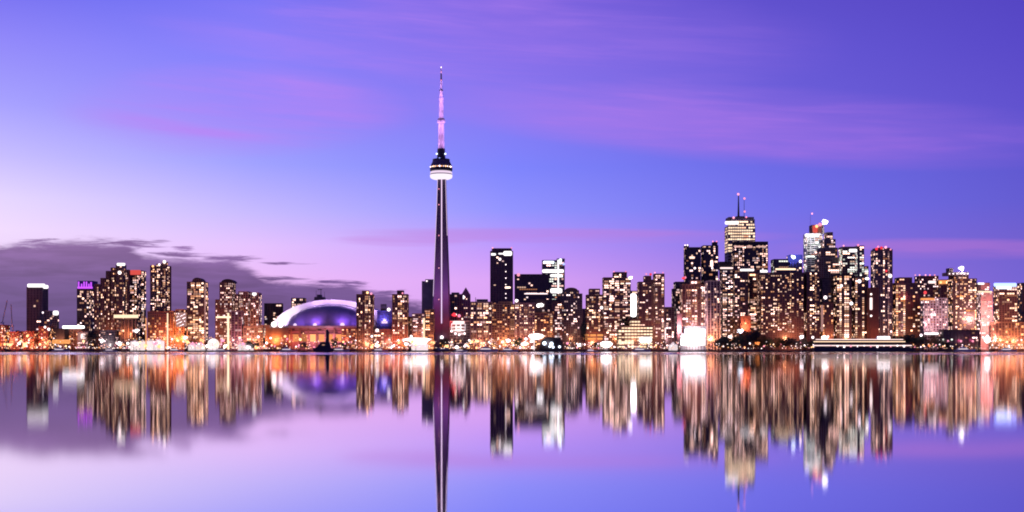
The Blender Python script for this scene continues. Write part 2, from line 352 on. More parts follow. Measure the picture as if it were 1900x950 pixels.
# ------------------------------------------------------------------ buildings
PW = [('win_warm', .40), ('win_cream', .30), ('win_dim', .30)]
PC = [('win_cream', .55), ('win_pink', .15), ('win_dim', .30)]
PA = [('win_amber', .50), ('win_warm', .25), ('win_dim', .25)]
PG = [('win_cool', .60), ('win_cream', .25), ('win_dim', .15)]
PK = [('win_pink', .55), ('win_cream', .25), ('win_dim', .20)]
def pick(rnd, pal):
    r = rnd.random() * sum(w for _, w in pal)
    for m, w in pal:
        r -= w
        if r <= 0: return m
    return pal[-1][0]
COUNT = [0]
def building(name, label, cat, D, tiers, wall='charcoal', glass='glass', pal=PW, dens=.30, bay=5.0, fl=4.3, dep=34,
             mode='grid', seed=1, wy=None, extras=(), grid=True, pier=.9, slab=.7, roof=True, group=None, gz=None):
    rnd = random.Random(seed*7919 + int(tiers[0][0]*13))
    dens *= 1.22 if .1 < dens < .6 else 1.0
    if mode == 'grid':      # no two facades on the same module
        bay *= rnd.uniform(.8, 1.4); fl *= rnd.uniform(.86, 1.25); slab *= rnd.uniform(.6, 1.6); pier *= rnd.uniform(.5, 1.7)
    xs = [t[0] for t in tiers] + [t[1] for t in tiers]
    base = (X((min(xs)+max(xs))/2, D), D + dep/2, GZ)
    T = Thing(name, label, cat, base, group)
    T.D = D; slabs, piers = MB(), MB(); nlit = 0; stuff = {}
    zlim = Z(wy, D) if wy else GZ + 5
    for i, t in enumerate(tiers):
        x0, x1, yt = t[:3]; Dt = D + .8*i; dp = dep - 1.6*i
        # keep the measured silhouette: the far corner of the visible side face defines the inner edge
        if x1 <= 950: 
            nx1 = 950 + (x1-950)*(Dt+dp)/Dt
            while nx1 - x0 < .62*(x1-x0) and dp > 8: dp *= .85; nx1 = 950 + (x1-950)*(Dt+dp)/Dt
            x1 = nx1
        elif x0 >= 950:
            nx0 = 950 + (x0-950)*(Dt+dp)/Dt
            while x1 - nx0 < .62*(x1-x0) and dp > 8: dp *= .85; nx0 = 950 + (x0-950)*(Dt+dp)/Dt
            x0 = nx0
        wx0, wx1 = X(x0, Dt), X(x1, Dt); z1 = Z(yt, Dt); z0 = Z(t[3], Dt) if len(t) > 3 else GZ
        T.part('tower_block' if i == 0 else 'setback_block', MB().box(wx0, wx1, Dt, Dt+dp, z0, z1), glass if grid else wall)
        ph = .17*i
        nf = int((z1 - z0 - 3.5)/fl); W = wx1 - wx0; nb = max(2, round(W/bay)); bw = W/nb
        if grid:
            for j in range(nf+1):
                z = z0 + 3.2 + ph + j*fl
                slabs.box(wx0-.45, wx1+.45, Dt-.45, Dt+dp+.45, z, z+slab)
            slabs.box(wx0-.5, wx1+.5, Dt-.5, Dt+dp+.5, z1-1.6, z1+.5)
            for b in range(nb+1):
                x = wx0 + b*bw; piers.box(x-pier/2, x+pier/2, Dt-.6, Dt-.003, z0, z1-.4)
            side_x = wx1 if x1 <= 950 else wx0
            for b in range(max(2, int(dp/bay))+1):
                y = Dt + .6 + b*(dp-1.2)/max(2, int(dp/bay))
                if side_x == wx1: piers.box(side_x+.003, side_x+.6, y-pier/2, y+pier/2, z0, z1-.4)
                else: piers.box(side_x-.6, side_x-.003, y-pier/2, y+pier/2, z0, z1-.4)
        # lit windows, front and visible side
        colw = [rnd.uniform(.35, 1.65)**1.3 for _ in range(nb)]
        for j in range(nf):
            zc = z0 + 3.2 + ph + j*fl + slab + (fl-slab)/2
            if zc < max(zlim, z0+1): continue
            fw = rnd.uniform(.45, 1.55)
            if mode == 'rows':
                on = [False]*nb
                if rnd.random() < dens*1.7:
                    a = rnd.randrange(nb); L = rnd.randint(1, nb)
                    for b in range(a, min(nb, a+L)): on[b] = rnd.random() < .9
                else:
                    on = [rnd.random() < dens*.35 for _ in range(nb)]
            elif mode == 'cols':
                on = [rnd.random() < dens*colw[b]**2.2 for b in range(nb)]
            elif mode == 'full':
                on = [rnd.random() < dens for b in range(nb)]
            else:
                on = [rnd.random() < dens*fw*colw[b] for b in range(nb)]
            b = 0
            while b < nb:
                if not on[b]: b += 1; continue
                e = b
                mx = nb if mode == 'rows' else 2
                while e+1 < nb and on[e+1] and e+1-b < mx: e += 1
                w = ((e-b+1)*bw - pier - .2)*(1 if mode != 'grid' else rnd.uniform(.55, 1)); h = (fl-slab)*rnd.uniform(.6, .98)
                xc = wx0 + (b+e+1)/2*bw + (rnd.uniform(-.12, .12)*bw if mode == 'grid' else 0)
                m = pick(rnd, pal)
                if nlit < 300:
                    link('window', unit('box', m), T.root, loc=Vector((xc, Dt-.2, zc)) - T.o, scale=(w, .36, h)); nlit += 1
                else: stuff.setdefault(m, MB()).box(xc-w/2, xc+w/2, Dt-.38, Dt-.02, zc-h/2, zc+h/2)
                b = e+1
            if dp > 12:
                ns = max(2, int(dp/bay)); side_x = wx1 if x1 <= 950 else wx0; sg = 1 if x1 <= 950 else -1
                for b in range(ns):
                    if rnd.random() < dens*.8*fw and nlit < 300:
                        y = Dt + .6 + (b+.5)*(dp-1.2)/ns
                        link('window', unit('box', pick(rnd, pal)), T.root, loc=Vector((side_x+sg*.2, y, zc)) - T.o, scale=(.36, (dp-1.2)/ns-pier-.2, fl-slab-.4)); nlit += 1
    for m, mb in stuff.items(): T.part('far_windows', mb, m, kind='stuff')
    if slabs.v:
        T.part('floor_slabs', slabs, wall, kind='stuff'); T.part('facade_piers', piers, wall, kind='stuff')
    if roof:
        x0, x1, yt = tiers[-1][:3]
        for q in range(2):
            a = x0 + (x1-x0)*rnd.uniform(.18, .45); b = a + (x1-x0)*rnd.uniform(.18, .4)
            T.part('roof_plant', MB().box(X(a, D), X(b, D), D+dep*(.25+.28*q), D+dep*(.45+.28*q), Z(yt, D)-.5, Z(yt, D)+rnd.uniform(1.6, 3.6)), wall)
    for e in extras: extra(T, D, dep, *e)
    if D <= 2665 and not any(e[0] == 'light' for e in extras):      # added warm fill on front-row facades that have no light
        extra(T, D, dep, 'light', 'facade_fill', OR, (min(xs)+max(xs))/2, 628, -34, 1.15e3*(max(xs)-min(xs)))
    COUNT[0] += nlit
    return T
def lamp_with_bloom(T, name, x, y, z, r, mat):
    """a single globe, or, when large, a core with small globes added to imitate bloom"""
    if S(3.9, 2600) > r: globe(T, name, (x, y-r*.4, z), r, mat); return
    q = random.Random(int(x*7)); globe(T, name, (x, y-r*.3, z), r*.62, mat)
    for k in range(9):
        a = q.uniform(0, 6.28); d = r*q.uniform(.35, .75)
        globe(T, name, (x+d*math.cos(a)*1.15, y-r*.3+q.uniform(-1, 0), z+d*math.sin(a)*.8), r*q.uniform(.13, .32), mat)
def extra(T, D, dep, kind, name, mat, *a):
    if kind == 'plate':
        x0, x1, y0, y1 = a[:4]; pr = a[4] if len(a) > 4 else 1.0
        a, b, c, d = X(x0, D), X(x1, D), Z(y1, D), Z(y0, D)
        if mat in ('flood_white', 'strip_white', 'lamp_bluewhite', 'lamp_blue', 'strip_orange', 'strip_pinkwhite', 'strip_red', 'win_cream'):   # corners of bright plates cut to imitate a soft glow
            r = min(b-a, d-c)*.30; k = r*.3
            T.part(name, MB().prism([(a+r,c),(b-r,c),(b-k,c+k),(b,c+r),(b,d-r),(b-k,d-k),(b-r,d),(a+r,d),(a+k,d-k),(a,d-r),(a,c+r),(a+k,c+k)], D-pr, D-.62), mat)
        else: T.part(name, MB().box(a, b, D-pr, D-.62, c, d), mat)
    elif kind == 'roof':
        x0, x1, y0, y1 = a[:4]; o = a[4] if len(a) > 4 else 4
        T.part(name, MB().box(X(x0, D), X(x1, D), D+o, D+dep-o, Z(y1, D), Z(y0, D)), mat)
    elif kind == 'globe':
        x, y, r = a[:3]; dy = a[3] if len(a) > 3 else -.7
        lamp_with_bloom(T, name, X(x, D), D+dy, Z(y, D), S(r, D), mat)
    elif kind == 'mast':
        x, y0, y1, w0, w1 = a
        T.part(name, MB().bar((X(x, D), D+dep/2, Z(y1, D)-.5), (X(x, D), D+dep/2, Z(y0, D)), S(w1, D)/2, S(w0, D)/2, 8), mat)
    elif kind == 'gable':
        x0, x1, y0, y1 = a
        T.part(name, MB().prism([(X(x0, D), Z(y1, D)), (X(x1, D), Z(y1, D)), (X((x0+x1)/2, D), Z(y0, D))], D+.3, D+dep-1), mat)
    elif kind == 'arch':
        x0, x1, y0, y1 = a; n = 14; c = (x0+x1)/2; r = (x1-x0)/2
        T.part(name, MB().prism([(X(c + r*math.cos(math.pi*(1-k/n)), D), Z(y1, D) + S(y1-y0, D)*math.sin(math.pi*k/n)) for k in range(n+1)][::-1], D+.3, D+dep-1), mat)
    elif kind == 'light':
        x, y, doff, pw = a; pw *= 1.6 if mat == OR else 1.0; T.light((X(x, D), D+doff, Z(y, D)), pw, mat, 2.5, name)
    elif kind == 'frame':   # open grid of beams in front of the facade
        x0, x1, y0, y1, nx, ny, w = a; mb = MB()
        for k in range(nx+1):
            x = X(x0 + (x1-x0)*k/nx, D); mb.box(x-w/2, x+w/2, D-2.2, D-1.2, Z(y1, D), Z(y0, D))
        for k in range(ny+1):
            z = Z(y0 + (y1-y0)*k/ny, D); mb.box(X(x0, D)-w/2, X(x1, D)+w/2, D-2.5, D-1.5, z-w/2, z+w/2)
        T.part(name, mb, mat)
    else: raise ValueError(kind)
OR, WH, PK_, RD, BL = (1,.37,.17), (1,.86,.80), (1,.5,.55), (1,.06,.06), (.3,.36,1)
r1, r2, r3, r4, r5, r6 = 2520, 2580, 2640, 2700, 2790, 2880

# --- west cluster
building('low_rise_block', 'low dark brick block with pink windows under the two thin white cranes', 'building', r2, [(-30,18,603),(18,44,616)], 'redbrick', 'glass_brown', PW, .34, seed=3,
   extras=[('light','lamp_glow',(1,.20,.07),10,634,-30,1.6e5)])
building('office_tower', 'slim dark slab tower crowned by a bright white light strip, standing alone', 'tower', r4, [(50,89,533)], 'grey', 'slate', PC, .03, seed=4, roof=False,
   extras=[('plate','crown_light','strip_white',51,84,526.5,533,1.2),('plate','crown_side_light','strip_white',80,90,529,535.5,1.0),('globe','roof_lamp','lamp_white',80,580,1.6)])
building('office_block', 'grey block with a square white lamp on its corner, beside the slim slab tower', 'building', r3, [(82,97,577),(97,109,580)], 'grey', 'glass', PC, .10, seed=5, roof=False,
   extras=[('plate','roof_sign','strip_white',98.5,109,576.5,585)])
building('low_rise_block', 'low red brick block in front of the slim slab tower', 'building', r2-5, [(44,72,615),(72,99,606)], 'redbrick', 'glass_brown', PA, .34, seed=6,
   extras=[('light','lamp_glow',(1,.20,.07),50,636,-26,1.5e5),('light','lamp_glow',(1,.22,.08),80,636,-26,1.2e5),('globe','facade_lamp','lamp_white',91,611,2.6),('globe','facade_lamp','lamp_white',84,607,2.0)])
building('windowless_store', 'windowless black box store above an orange glazed ground floor', 'building', r1, [(99,128,609.5)], 'black', 'black', PA, 0, grid=False, dep=26, roof=False,
   extras=[('plate','shopfront','strip_orange',97,131,630,638,2.0),('light','lamp_glow',OR,114,634,-14,4e4)])
building('canopy_hall', 'hall with a brilliant white flat canopy beside the black box store', 'building', r2, [(118,160,611)], 'brown', 'glass_brown', PA, .3, seed=8, dep=30, roof=False,
   extras=[('plate','lit_canopy','flood_white',117,157,604.5,609.5,4)])
building('condominium_tower', 'tower with a purple neon crown and white windows', 'tower', r4, [(143,175,536)], 'darkbrown', 'glass_brown', PC, .36, seed=9, roof=False, wy=615,
   extras=[('roof','crown_wall','bluewall',143.5,172,521,536,1.0),('plate','crown_sill','strip_violet',144,172,532,535.5,1.2)] +
          [('plate','crown_neon','strip_violet',x,x+2.4,522.5+d,532,.9) for x, d in ((145,0),(150.5,4),(155,0),(159.5,0),(164,4),(168,1))])
building('stepped_tower', 'tall stepped dark tower with a white lamp box at its peak', 'tower', r3, [(215.5,234,491),(206,216,497),(197,206.5,503),(187,197.5,516),(176,187.5,528),(233,241,501)], 'darkbrown', 'glass_brown', PW, .46, seed=10, roof=False, wy=630, dep=30,
   extras=[('plate','roof_lamp_box','strip_white',217,232.5,488,493,1.2),('globe','facade_lamp','lamp_white',222.5,506,3.0)])
building('condominium_tower', 'dark tower with a glowing red roof slab', 'tower', r4+15, [(240,263,510),(262,270.5,503)], 'black', 'glass_brown', PC, .34, seed=11, roof=False, wy=620,
   extras=[('plate','red_crown','strip_red',240.5,262,501,510,1.2),('roof','crown_backing','darkbrown',241,262,501.5,510,1.5)])
T = building('columned_pavilion', 'pavilion with slim orange columns under a long glowing cream roof edge', 'building', r1+10, [(221,254,591)], 'tan', 'glass_brown', PA, .2, seed=12, dep=24, roof=False,
   extras=[('plate','roof_edge_light','band_cream',212,257,584,590,3.5)] + [('plate','column','tan',x,x+2.2,590,640,3.0) for x in (224,231,238,245,251)] + [('light','lamp_glow',OR,238,620,-16,2.5e4)])
building('parking_garage', 'grey parking garage with horizontal slats beside the columned pavilion', 'building', r1, [(186,221,613)], 'grey', 'glass', PC, .12, fl=2.6, seed=13, dep=30, slab=1.1, roof=False,
   extras=[('light','lamp_glow',WH,200,640,-14,2e4)])
building('lit_showroom', 'small showroom with a washed-out white and pink front below the purple-crowned tower', 'building', r1, [(144,164,615)], 'pinkish', 'glass_brown', PK, .5, seed=14, dep=20, roof=False,
   extras=[('plate','glowing_facade','face_pink_glow',145,163,617,632,1.1),('plate','shop_window','strip_pinkwhite',150,159,619,629,1.6)])
building('condominium_tower', 'brown tower with a stepped ragged top, cream windows and red-brown flank', 'tower', r3, [(279,291,493),(290,302,490),(301,311,486),(310,317.5,494)], 'brown', 'glass_brown', PW, .44, seed=15, wy=622, dep=28, roof=False,
   extras=[('globe','roof_lamp','lamp_white',305.5,486,3.0),('globe','roof_lamp','lamp_white',296,491,2.0),('globe','roof_lamp','lamp_warm',284,494,2.0),('light','lamp_glow',OR,298,636,-55,1.2e5)])
building('podium_block', 'brown podium block with amber windows at the foot of the ragged-topped brown tower', 'building', r2, [(274,318,578)], 'redbrick', 'glass_brown', PA, .26, seed=16, dep=30, roof=False)
building('low_rise_block', 'orange floodlit low block with a dotted glowing pink upper wall', 'building', r2+8, [(311,327,577),(326,348,574)], 'tan', 'glass_brown', PA, .30, seed=17, dep=30, roof=False,
   extras=[('plate','glowing_facade','face_pink_glow',326.5,346,580,606,1.0),('light','lamp_glow',(1,.26,.06),332,628,-32,3e5),('light','lamp_glow',(1,.26,.06),318,630,-32,1.5e5)] +
          [('globe','facade_lamp','lamp_white',328+(k*37)%17,582+(k*53)%24,.75,-1.2) for k in range(26)])
building('apartment_tower', 'narrow brown tower with an arched dark roof and one pink-glowing flank', 'tower', r3+20, [(347,386,523)], 'brown', 'glass_brown', PW, .40, seed=18, roof=False, wy=632,
   extras=[('arch','arched_roof','darkbrown',356,375,515,523),('plate','glowing_flank','face_pink_glow',379.5,382,528,634,.9),('light','lamp_glow',OR,366,630,-55,1e5)])  # pink flank light is painted as a self-glowing plate
building('apartment_tower', 'tower with a rounded black cap above cream windows', 'tower', r3+15, [(408,437,524),(400,409,556),(436,445,546)], 'darkbrown', 'glass_brown', PC, .42, seed=19, roof=False, wy=630,
   extras=[('arch','rounded_cap','black',410,434,517.5,524.5),('plate','lit_band','band_cream',401,446,587,590,1.2),('light','lamp_glow',OR,420,634,-55,1e5)])
building('apartment_block', 'wide block with pale balcony bands and white roof lamps', 'building', r4, [(443,466,541),(465,485,543)], 'pinkish', 'glass_brown', PK, .42, seed=20, slab=1.3, roof=False, wy=630,
   extras=[('plate','roof_sign','strip_white',468,476,543,548),('light','lamp_glow',OR,462,628,-60,1.6e5)])
building('low_rise_block', 'mauve low block between the black-capped tower and the balcony-banded block', 'building', r2, [(429,453,577)], 'pinkish', 'glass_brown', PK, .22, seed=21, dep=26, roof=False, extras=[('light','lamp_glow',(1,.4,.6),440,636,-35,8e4)])
building('low_rise_block', 'pale orange low block with bright glazed floors below the balcony-banded block', 'building', r2, [(452,492,606)], 'tan', 'glass_brown', PW, .6, seed=22, dep=26, roof=False, extras=[('light','lamp_glow',OR,470,634,-30,1.2e5)])
building('office_block', 'dark block with few large windows beside the white end of the stadium arch', 'building', 2930, [(490.5,525,563)], 'black', 'glass', PC, .26, bay=6, fl=5, seed=23, roof=False, dep=20, wy=605)
building('office_block', 'dark flat-topped block peeking out behind the stadium roof', 'building', 2980, [(541,568,553)], 'charcoal', 'glass', PC, .34, bay=6, fl=5, seed=24, roof=False, wy=580)
building('rooftop_platform', 'dark stepped roof with thin antennas showing above the top of the stadium', 'building', 2990, [(583,604,551),(588,598,546.5)], 'slate', 'slate', PC, 0, grid=False, roof=False,
   extras=[('mast','antenna','darksteel',593.5,535.5,547,.7,1.4),('mast','antenna','darksteel',584.5,538,551,.5,.8),('mast','antenna','darksteel',600,540,551,.4,.8),('plate','antenna_arm','darksteel',589.5,598,537,538,1.4)])
building('apartment_tower', 'brown tower with a small roof block, standing before the stadium', 'tower', r2, [(661.5,694,546)], 'brown', 'glass_brown', PW, .40, seed=26, roof=False, wy=640, dep=30,
   extras=[('roof','roof_block','brown',671,683,539,546,5),('globe','roof_lamp','lamp_warm',682,543,2.2),('globe','roof_lamp','lamp_pink',689,545,2.0),('light','lamp_glow',OR,678,638,-25,7e4)])
building('apartment_tower', 'brown tower with a slim roof block between the stadium and the tall spire', 'tower', r2, [(728,758,546)], 'brown', 'glass_brown', PW, .36, seed=27, roof=False, wy=640, dep=30,
   extras=[('roof','roof_block','darkbrown',736,748,538.5,546,5),('globe','roof_lamp','lamp_pink',747,544,1.6),('light','lamp_glow',(1,.25,.1),738,636,-25,1.2e5)])
building('low_rise_block', 'low red block with dotted amber lights before the stadium flank', 'building', r2-20, [(634,662,608)], 'redbrick', 'glass_brown', PA, .34, seed=28, dep=24, roof=False, extras=[('light','lamp_glow',(1,.2,.12),640,630,-25,6e4)])
building('low_rise_block', 'low dark block with warm lamps between the two small-capped brown towers', 'building', r2+10, [(694,728,611)], 'darkbrown', 'glass_brown', PW, .36, seed=29, dep=24, roof=False, extras=[('globe','facade_lamp','lamp_white',700,613,3.0),('light','lamp_glow',(1,.2,.12),718,634,-25,9e4)])
building('striped_annex', 'blue and violet striped annex with a white lamp at the stadium end', 'building', 2622, [(700,728,577)], 'bluewall', 'glass', PC, 0, fl=3.2, slab=1.2, seed=30, dep=18, roof=False,
   extras=[('roof','roof_block','slate',706,716,564,577,3),('globe','roof_lamp','lamp_white',721.5,574.5,3.2),('plate','lit_band','strip_lilac',708,719,596,600,2),('light','lamp_glow',(.4,.3,1),712,594,-14,6e4)])
building('office_block', 'plain grey slab tower half hidden behind the spire', 'tower', 2850, [(783,812,522)], 'grey', 'grey', PC, .0, seed=31, roof=False, dep=30,
   extras=[('roof','roof_block','grey',789,804,518,522,3),('globe','roof_lamp','lamp_white',792,521.5,1.5)])
building('low_rise_block', 'slim pale block with stacked balconies lit white, next to the spire', 'building', r2-10, [(765,789,582)], 'pinkish', 'glass_brown', PK, .50, slab=1.2, seed=32, dep=26, roof=False, extras=[('light','lamp_glow',OR,775,636,-22,9e4),('plate','lit_stairwell','band_cream',785,788.5,590,630,1.1)])
building('low_rise_block', 'brown block with amber windows touching the foot of the spire', 'building', r2, [(788,806,574)], 'brown', 'glass_brown', PA, .40, seed=33, dep=22, roof=False, extras=[('light','lamp_glow',OR,800,636,-22,4e4)])
building('low_rise_block', 'narrow dark block squeezed beside the stacked white balconies', 'building', r2+20, [(757,766,588)], 'darkbrown', 'glass_brown', PK, .3, seed=34, dep=22, roof=False)
building('office_tower', 'dark green glass tower with a few wide lit floors east of the spire', 'tower', r4+10, [(834,858,546),(838,852,543)], 'greenglass', 'glass', PG, .12, mode='rows', seed=35, roof=False, wy=600, dep=24)
building('gabled_tower', 'slim dark tower ending in a pointed gable', 'tower', r4, [(856,872.5,546)], 'slate', 'glass', PC, .16, seed=36, roof=False, dep=24, wy=610,
   extras=[('gable','gable','slate',856.5,872,533,546),('plate','gable_window','strip_white',859,861.5,548,555)])
building('low_rise_block', 'block with a big glowing red lamp sphere on its roof', 'building', 2600, [(835,873,596)], 'pinkish', 'glass_brown', PK, .2, seed=37, dep=26, roof=False,
   extras=[('globe','red_lamp','lamp_red',843,584,5.5),('globe','red_lamp','lamp_pink',852,586,3.0),('light','lamp_glow',RD,845,586,-16,7e4),('frame','white_frame','white',838,863,601,613,3,2,1.6),('light','lamp_glow',WH,850,612,-18,4e4),('plate','lit_band','strip_pinkwhite',840,862,595.5,601,1.6)])
# --- centre
building('bank_tower', 'lone tall dark tower with cut-off shoulders and a broken white band at its top', 'skyscraper', r5, [(910,951.5,466),(913,949,461)], 'charcoal', 'glass', PC, .022, seed=40, roof=False, wy=565, dep=36,
   extras=[('plate','crown_light','strip_white',911,920,470,474),('plate','crown_light','strip_white',925,936,469.5,472),('plate','crown_light','strip_white',934,950,466,474.5),('globe','facade_lamp','lamp_white',927.5,481,2.4),('globe','roof_lamp','lamp_pink',914,460,1.3),('globe','roof_lamp','lamp_pink',949,460,1.3)] +
          [('globe','facade_lamp','lamp_white',938.5,y,1.0) for y in (491,504,516,528,534,545,553)] + [('plate','lit_office','win_cream',937,947,532,535)])
building('apartment_block', 'pale apartment block with a dense grid of cream windows below a slanted roof beam', 'building', r2, [(873,913,560)], 'pinkish', 'glass_brown', PW, .40, seed=41, roof=False, dep=30, wy=640,
   extras=[('roof','roof_block','grey',884,905,555,560,4),('mast','slanted_beam','grey',882,551,560,1,1.4),('light','lamp_glow',OR,893,638,-22,5e4)])
building('apartment_block', 'brown apartment block with amber-lit balconies at the foot of the lone tall tower', 'building', r2+10, [(912,956,564),(925,951,560)], 'tan', 'glass_brown', PA, .40, seed=42, roof=False, dep=30, extras=[('light','lamp_glow',OR,934,636,-26,7e4)])
building('apartment_block', 'striped pale apartment block with a white lamp ball on its roof', 'building', r2+5, [(955,992,562)], 'pinkish', 'glass_brown', PW, .42, seed=43, roof=False, dep=30, slab=1.1,
   extras=[('globe','roof_lamp','lamp_white',958,558,4.2),('light','lamp_glow',OR,970,638,-22,4e4)])
building('apartment_block', 'dark brown apartment block dotted with amber windows behind the black waterfront tent', 'building', r2+15, [(990,1026,580)], 'brown', 'glass_brown', PA, .46, seed=44, roof=False, dep=30)
building('office_tower', 'broad flat-topped dark office tower with a pink lamp on its corner', 'tower', r5, [(955,1018,509)], 'black', 'glass', PC, .13, mode='rows', seed=45, roof=False, wy=580,
   extras=[('globe','roof_lamp','lamp_pink',962,510,3.0),('plate','lit_floor','win_pink',973,1016,544,546)])
building('convention_hotel', 'dark block with a huge white lamp on its front under the broad office tower', 'building', r4, [(985,1045,556)], 'darkbrown', 'glass_brown', PK, .30, seed=46, roof=False, wy=585, extras=[('globe','facade_lamp','flood_white',1004,566,5.5),('globe','facade_lamp','flood_white',999,567,3.5)])
building('bank_tower', 'silver tower with blazing white crown bands and a blue-white sign', 'skyscraper', r6, [(1006,1034,483),(1033,1047.5,480)], 'paleconcrete', 'slate', PG, .30, seed=47, roof=False, wy=560, dep=30,
   extras=[('plate','crown_sign','lamp_bluewhite',1008,1028,484.5,489),('plate','lit_band','strip_white',1006,1046,500,506,1.3),('plate','lit_column','strip_white',1034.5,1037,483,545,1.2),('plate','crown_lamp','lamp_bluewhite',1038,1042,480,490),('globe','roof_lamp','lamp_blue',1046,490,2.4),('plate','lit_band','strip_white',1021,1044,509,514,1.2),('plate','lit_band','strip_white',1021,1043,535,544,1.2)])
building('condominium_tower', 'dark tower with a narrow rounded cap, in front of the silver tower', 'tower', r3, [(1041,1080,545),(1046,1074,539)], 'slate', 'glass', PK, .26, seed=48, roof=False, wy=625, extras=[('arch','rounded_cap','charcoal',1048,1072,533.5,539)])
building('apartment_block', 'thin block with pink windows in the gap before the round-capped dark tower', 'building', r2+40, [(1024,1043,560)], 'darkbrown', 'glass_brown', PK, .4, seed=49, roof=False, wy=630, dep=20)
building('condominium_tower', 'small tower with a dark plain cap behind the orange glowing pavilion', 'tower', r3, [(1087,1118.5,547),(1092.5,1113,536)], 'darkbrown', 'glass_brown', PW, .36, seed=50, roof=False, wy=618, extras=[('globe','facade_lamp','lamp_white',1116,571,3.0)])
building('apartment_block', 'plain mauve block low between two capped towers', 'building', r5, [(1078,1096,573)], 'pinkish', 'pinkish', PK, .04, seed=51, roof=False)
building('condominium_tower', 'wide shouldered dark tower with a flat cap beside a star-bright lamp', 'tower', r3-15, [(1118,1170,515),(1137,1163,505)], 'darkbrown', 'glass_brown', PC, .40, seed=52, roof=False, wy=634,
   extras=[('globe','star_lamp','flood_white',1170,515.5,4.5),('globe','roof_lamp','lamp_pink',1139,504,1.2),('globe','roof_lamp','lamp_pink',1161,504,1.2)])
building('sign_tower', 'slim block carrying a tall blinding white vertical sign', 'building', r4, [(1166,1184,540)], 'tan', 'glass_brown', PC, .3, seed=53, roof=False, wy=590, extras=[('plate','vertical_sign','flood_white',1169.5,1180.5,545,588,1.5)])
building('condominium_tower', 'twin-topped dark tower with red roof lamps behind the banded low hotel', 'tower', r3, [(1182.5,1209,523),(1194,1208,512),(1212,1232.5,508),(1208,1213,519)], 'darkbrown', 'glass_brown', PC, .40, seed=54, roof=False, wy=630,
   extras=[('globe','roof_lamp','lamp_pink',1199,508.5,1.6),('globe','roof_lamp','lamp_red',1207,509,2.4),('globe','roof_lamp','lamp_pink',1215,506,1.3),('globe','roof_lamp','lamp_pink',1230,506,1.3)])
building('waterfront_hotel', 'low waterfront hotel with blazing cream bands on every floor', 'building', r1, [(1145,1211,606),(1169,1188,593)], 'charcoal', 'glass_brown', [('band_cream',1)], .82, fl=6.0, slab=2.4, bay=6, mode='full', seed=55, roof=False, dep=30,
   extras=[('plate','lobby_glass','strip_white',1186,1209,625,636,1.2),('plate','lobby_glass','band_cream',1147,1176,633,637,1.2)])
building('apartment_block', 'small pale block with one bright stair strip in the gap by the twin-topped tower', 'building', r4, [(1232,1251,570)], 'pinkish', 'glass_brown', PK, .24, seed=56, roof=False, extras=[('plate','lit_stairwell','strip_pinkwhite',1232.5,1235.5,608,630,1.2),('light','lamp_glow',PK_,1240,630,-40,5e4)])
building('pavilion', 'low orange glowing pavilion with three lit bays', 'building', r1, [(1080,1121,617)], 'redbrick', 'glass_brown', PA, .0, seed=57, roof=False, dep=18,
   extras=[('plate','lit_bay','strip_orange',1082,1093,620,624),('plate','lit_bay','strip_orange',1095,1106,620,624),('plate','lit_bay','strip_orange',1108,1119,620,624),('plate','lit_bay','strip_orange',1082,1106,626.5,630.5),('plate','lit_bay','strip_orange',1108,1118,626.5,630.5),('light','lamp_glow',OR,1100,636,-14,6e4)])
# --- financial district and east
building('condominium_tower', 'slim dark tower topped by a red lamp, west of the twin black slabs', 'tower', r4, [(1250,1270,523),(1246.5,1251,536)], 'slate', 'glass', PK, .28, seed=60, roof=False, wy=610, extras=[('globe','roof_lamp','lamp_red',1268.5,516.5,4.0),('globe','roof_lamp','lamp_pink',1271,515,2.2)])
building('condominium_tower', 'western one of the twin black slab towers, with a raised corner fin', 'skyscraper', r5, [(1269.5,1300,459),(1269,1278,455.5)], 'black', 'glass', PC, .13, seed=61, roof=False, wy=545, extras=[('globe','roof_lamp','lamp_white',1271,455,1.1),('globe','roof_lamp','lamp_white',1275.5,455,1.1),('plate','lit_office','win_cream',1279,1289,476,480)])
building('condominium_tower', 'eastern one of the twin black slab towers, its higher fin toward the banded skyscraper', 'skyscraper', r5, [(1301,1332.5,455.5),(1321,1331,449)], 'black', 'glass', PC, .18, seed=62, roof=False, wy=530, extras=[('globe','roof_lamp','lamp_pink',1322.5,448,1.2),('globe','roof_lamp','lamp_pink',1329.5,448,1.2),('plate','lit_column','win_cream',1318,1323,483,495)])
building('condominium_tower', 'brown mid-rise full of cream windows above the blinding white hall', 'building', r3, [(1262,1311,528),(1278,1300,520)], 'brown', 'glass_brown', PC, .46, seed=63, roof=False, wy=608, extras=[('light','lamp_glow',PK_,1290,604,-60,2e5)])
building('pink_column', 'slim pink floodlit shaft beside the blinding white hall', 'building', r2, [(1255,1265,582)], 'pinkish', 'pinkish', PK, 0, grid=False, dep=12, roof=False, extras=[('light','lamp_glow',PK_,1260,612,-16,1.6e5)])
building('white_hall', 'blinding white overlit glass hall on the quay', 'building', r1, [(1268,1309.5,606),(1262,1272,619)], 'white', 'paleconcrete', PC, 0, fl=5, roof=False, dep=26, seed=64,
   extras=[('plate','glazed_panel','hall_glass_bright',x,x+7.2,610+(4 if x < 1270 else 0),626,1.4) for x in (1270,1278,1286,1294,1301.5)] + [('plate','glazed_panel','hall_glass' if int(x) % 2 else 'hall_glass_bright',x,x+7.2,627.5,641,1.4) for x in (1262.5,1270,1278,1286,1294,1301.5)] + [('plate','glazed_panel','hall_glass_bright',1262.5,1269,622,626,1.4),('light','lamp_glow',(1,.8,.8),1285,630,-20,1.5e5)])
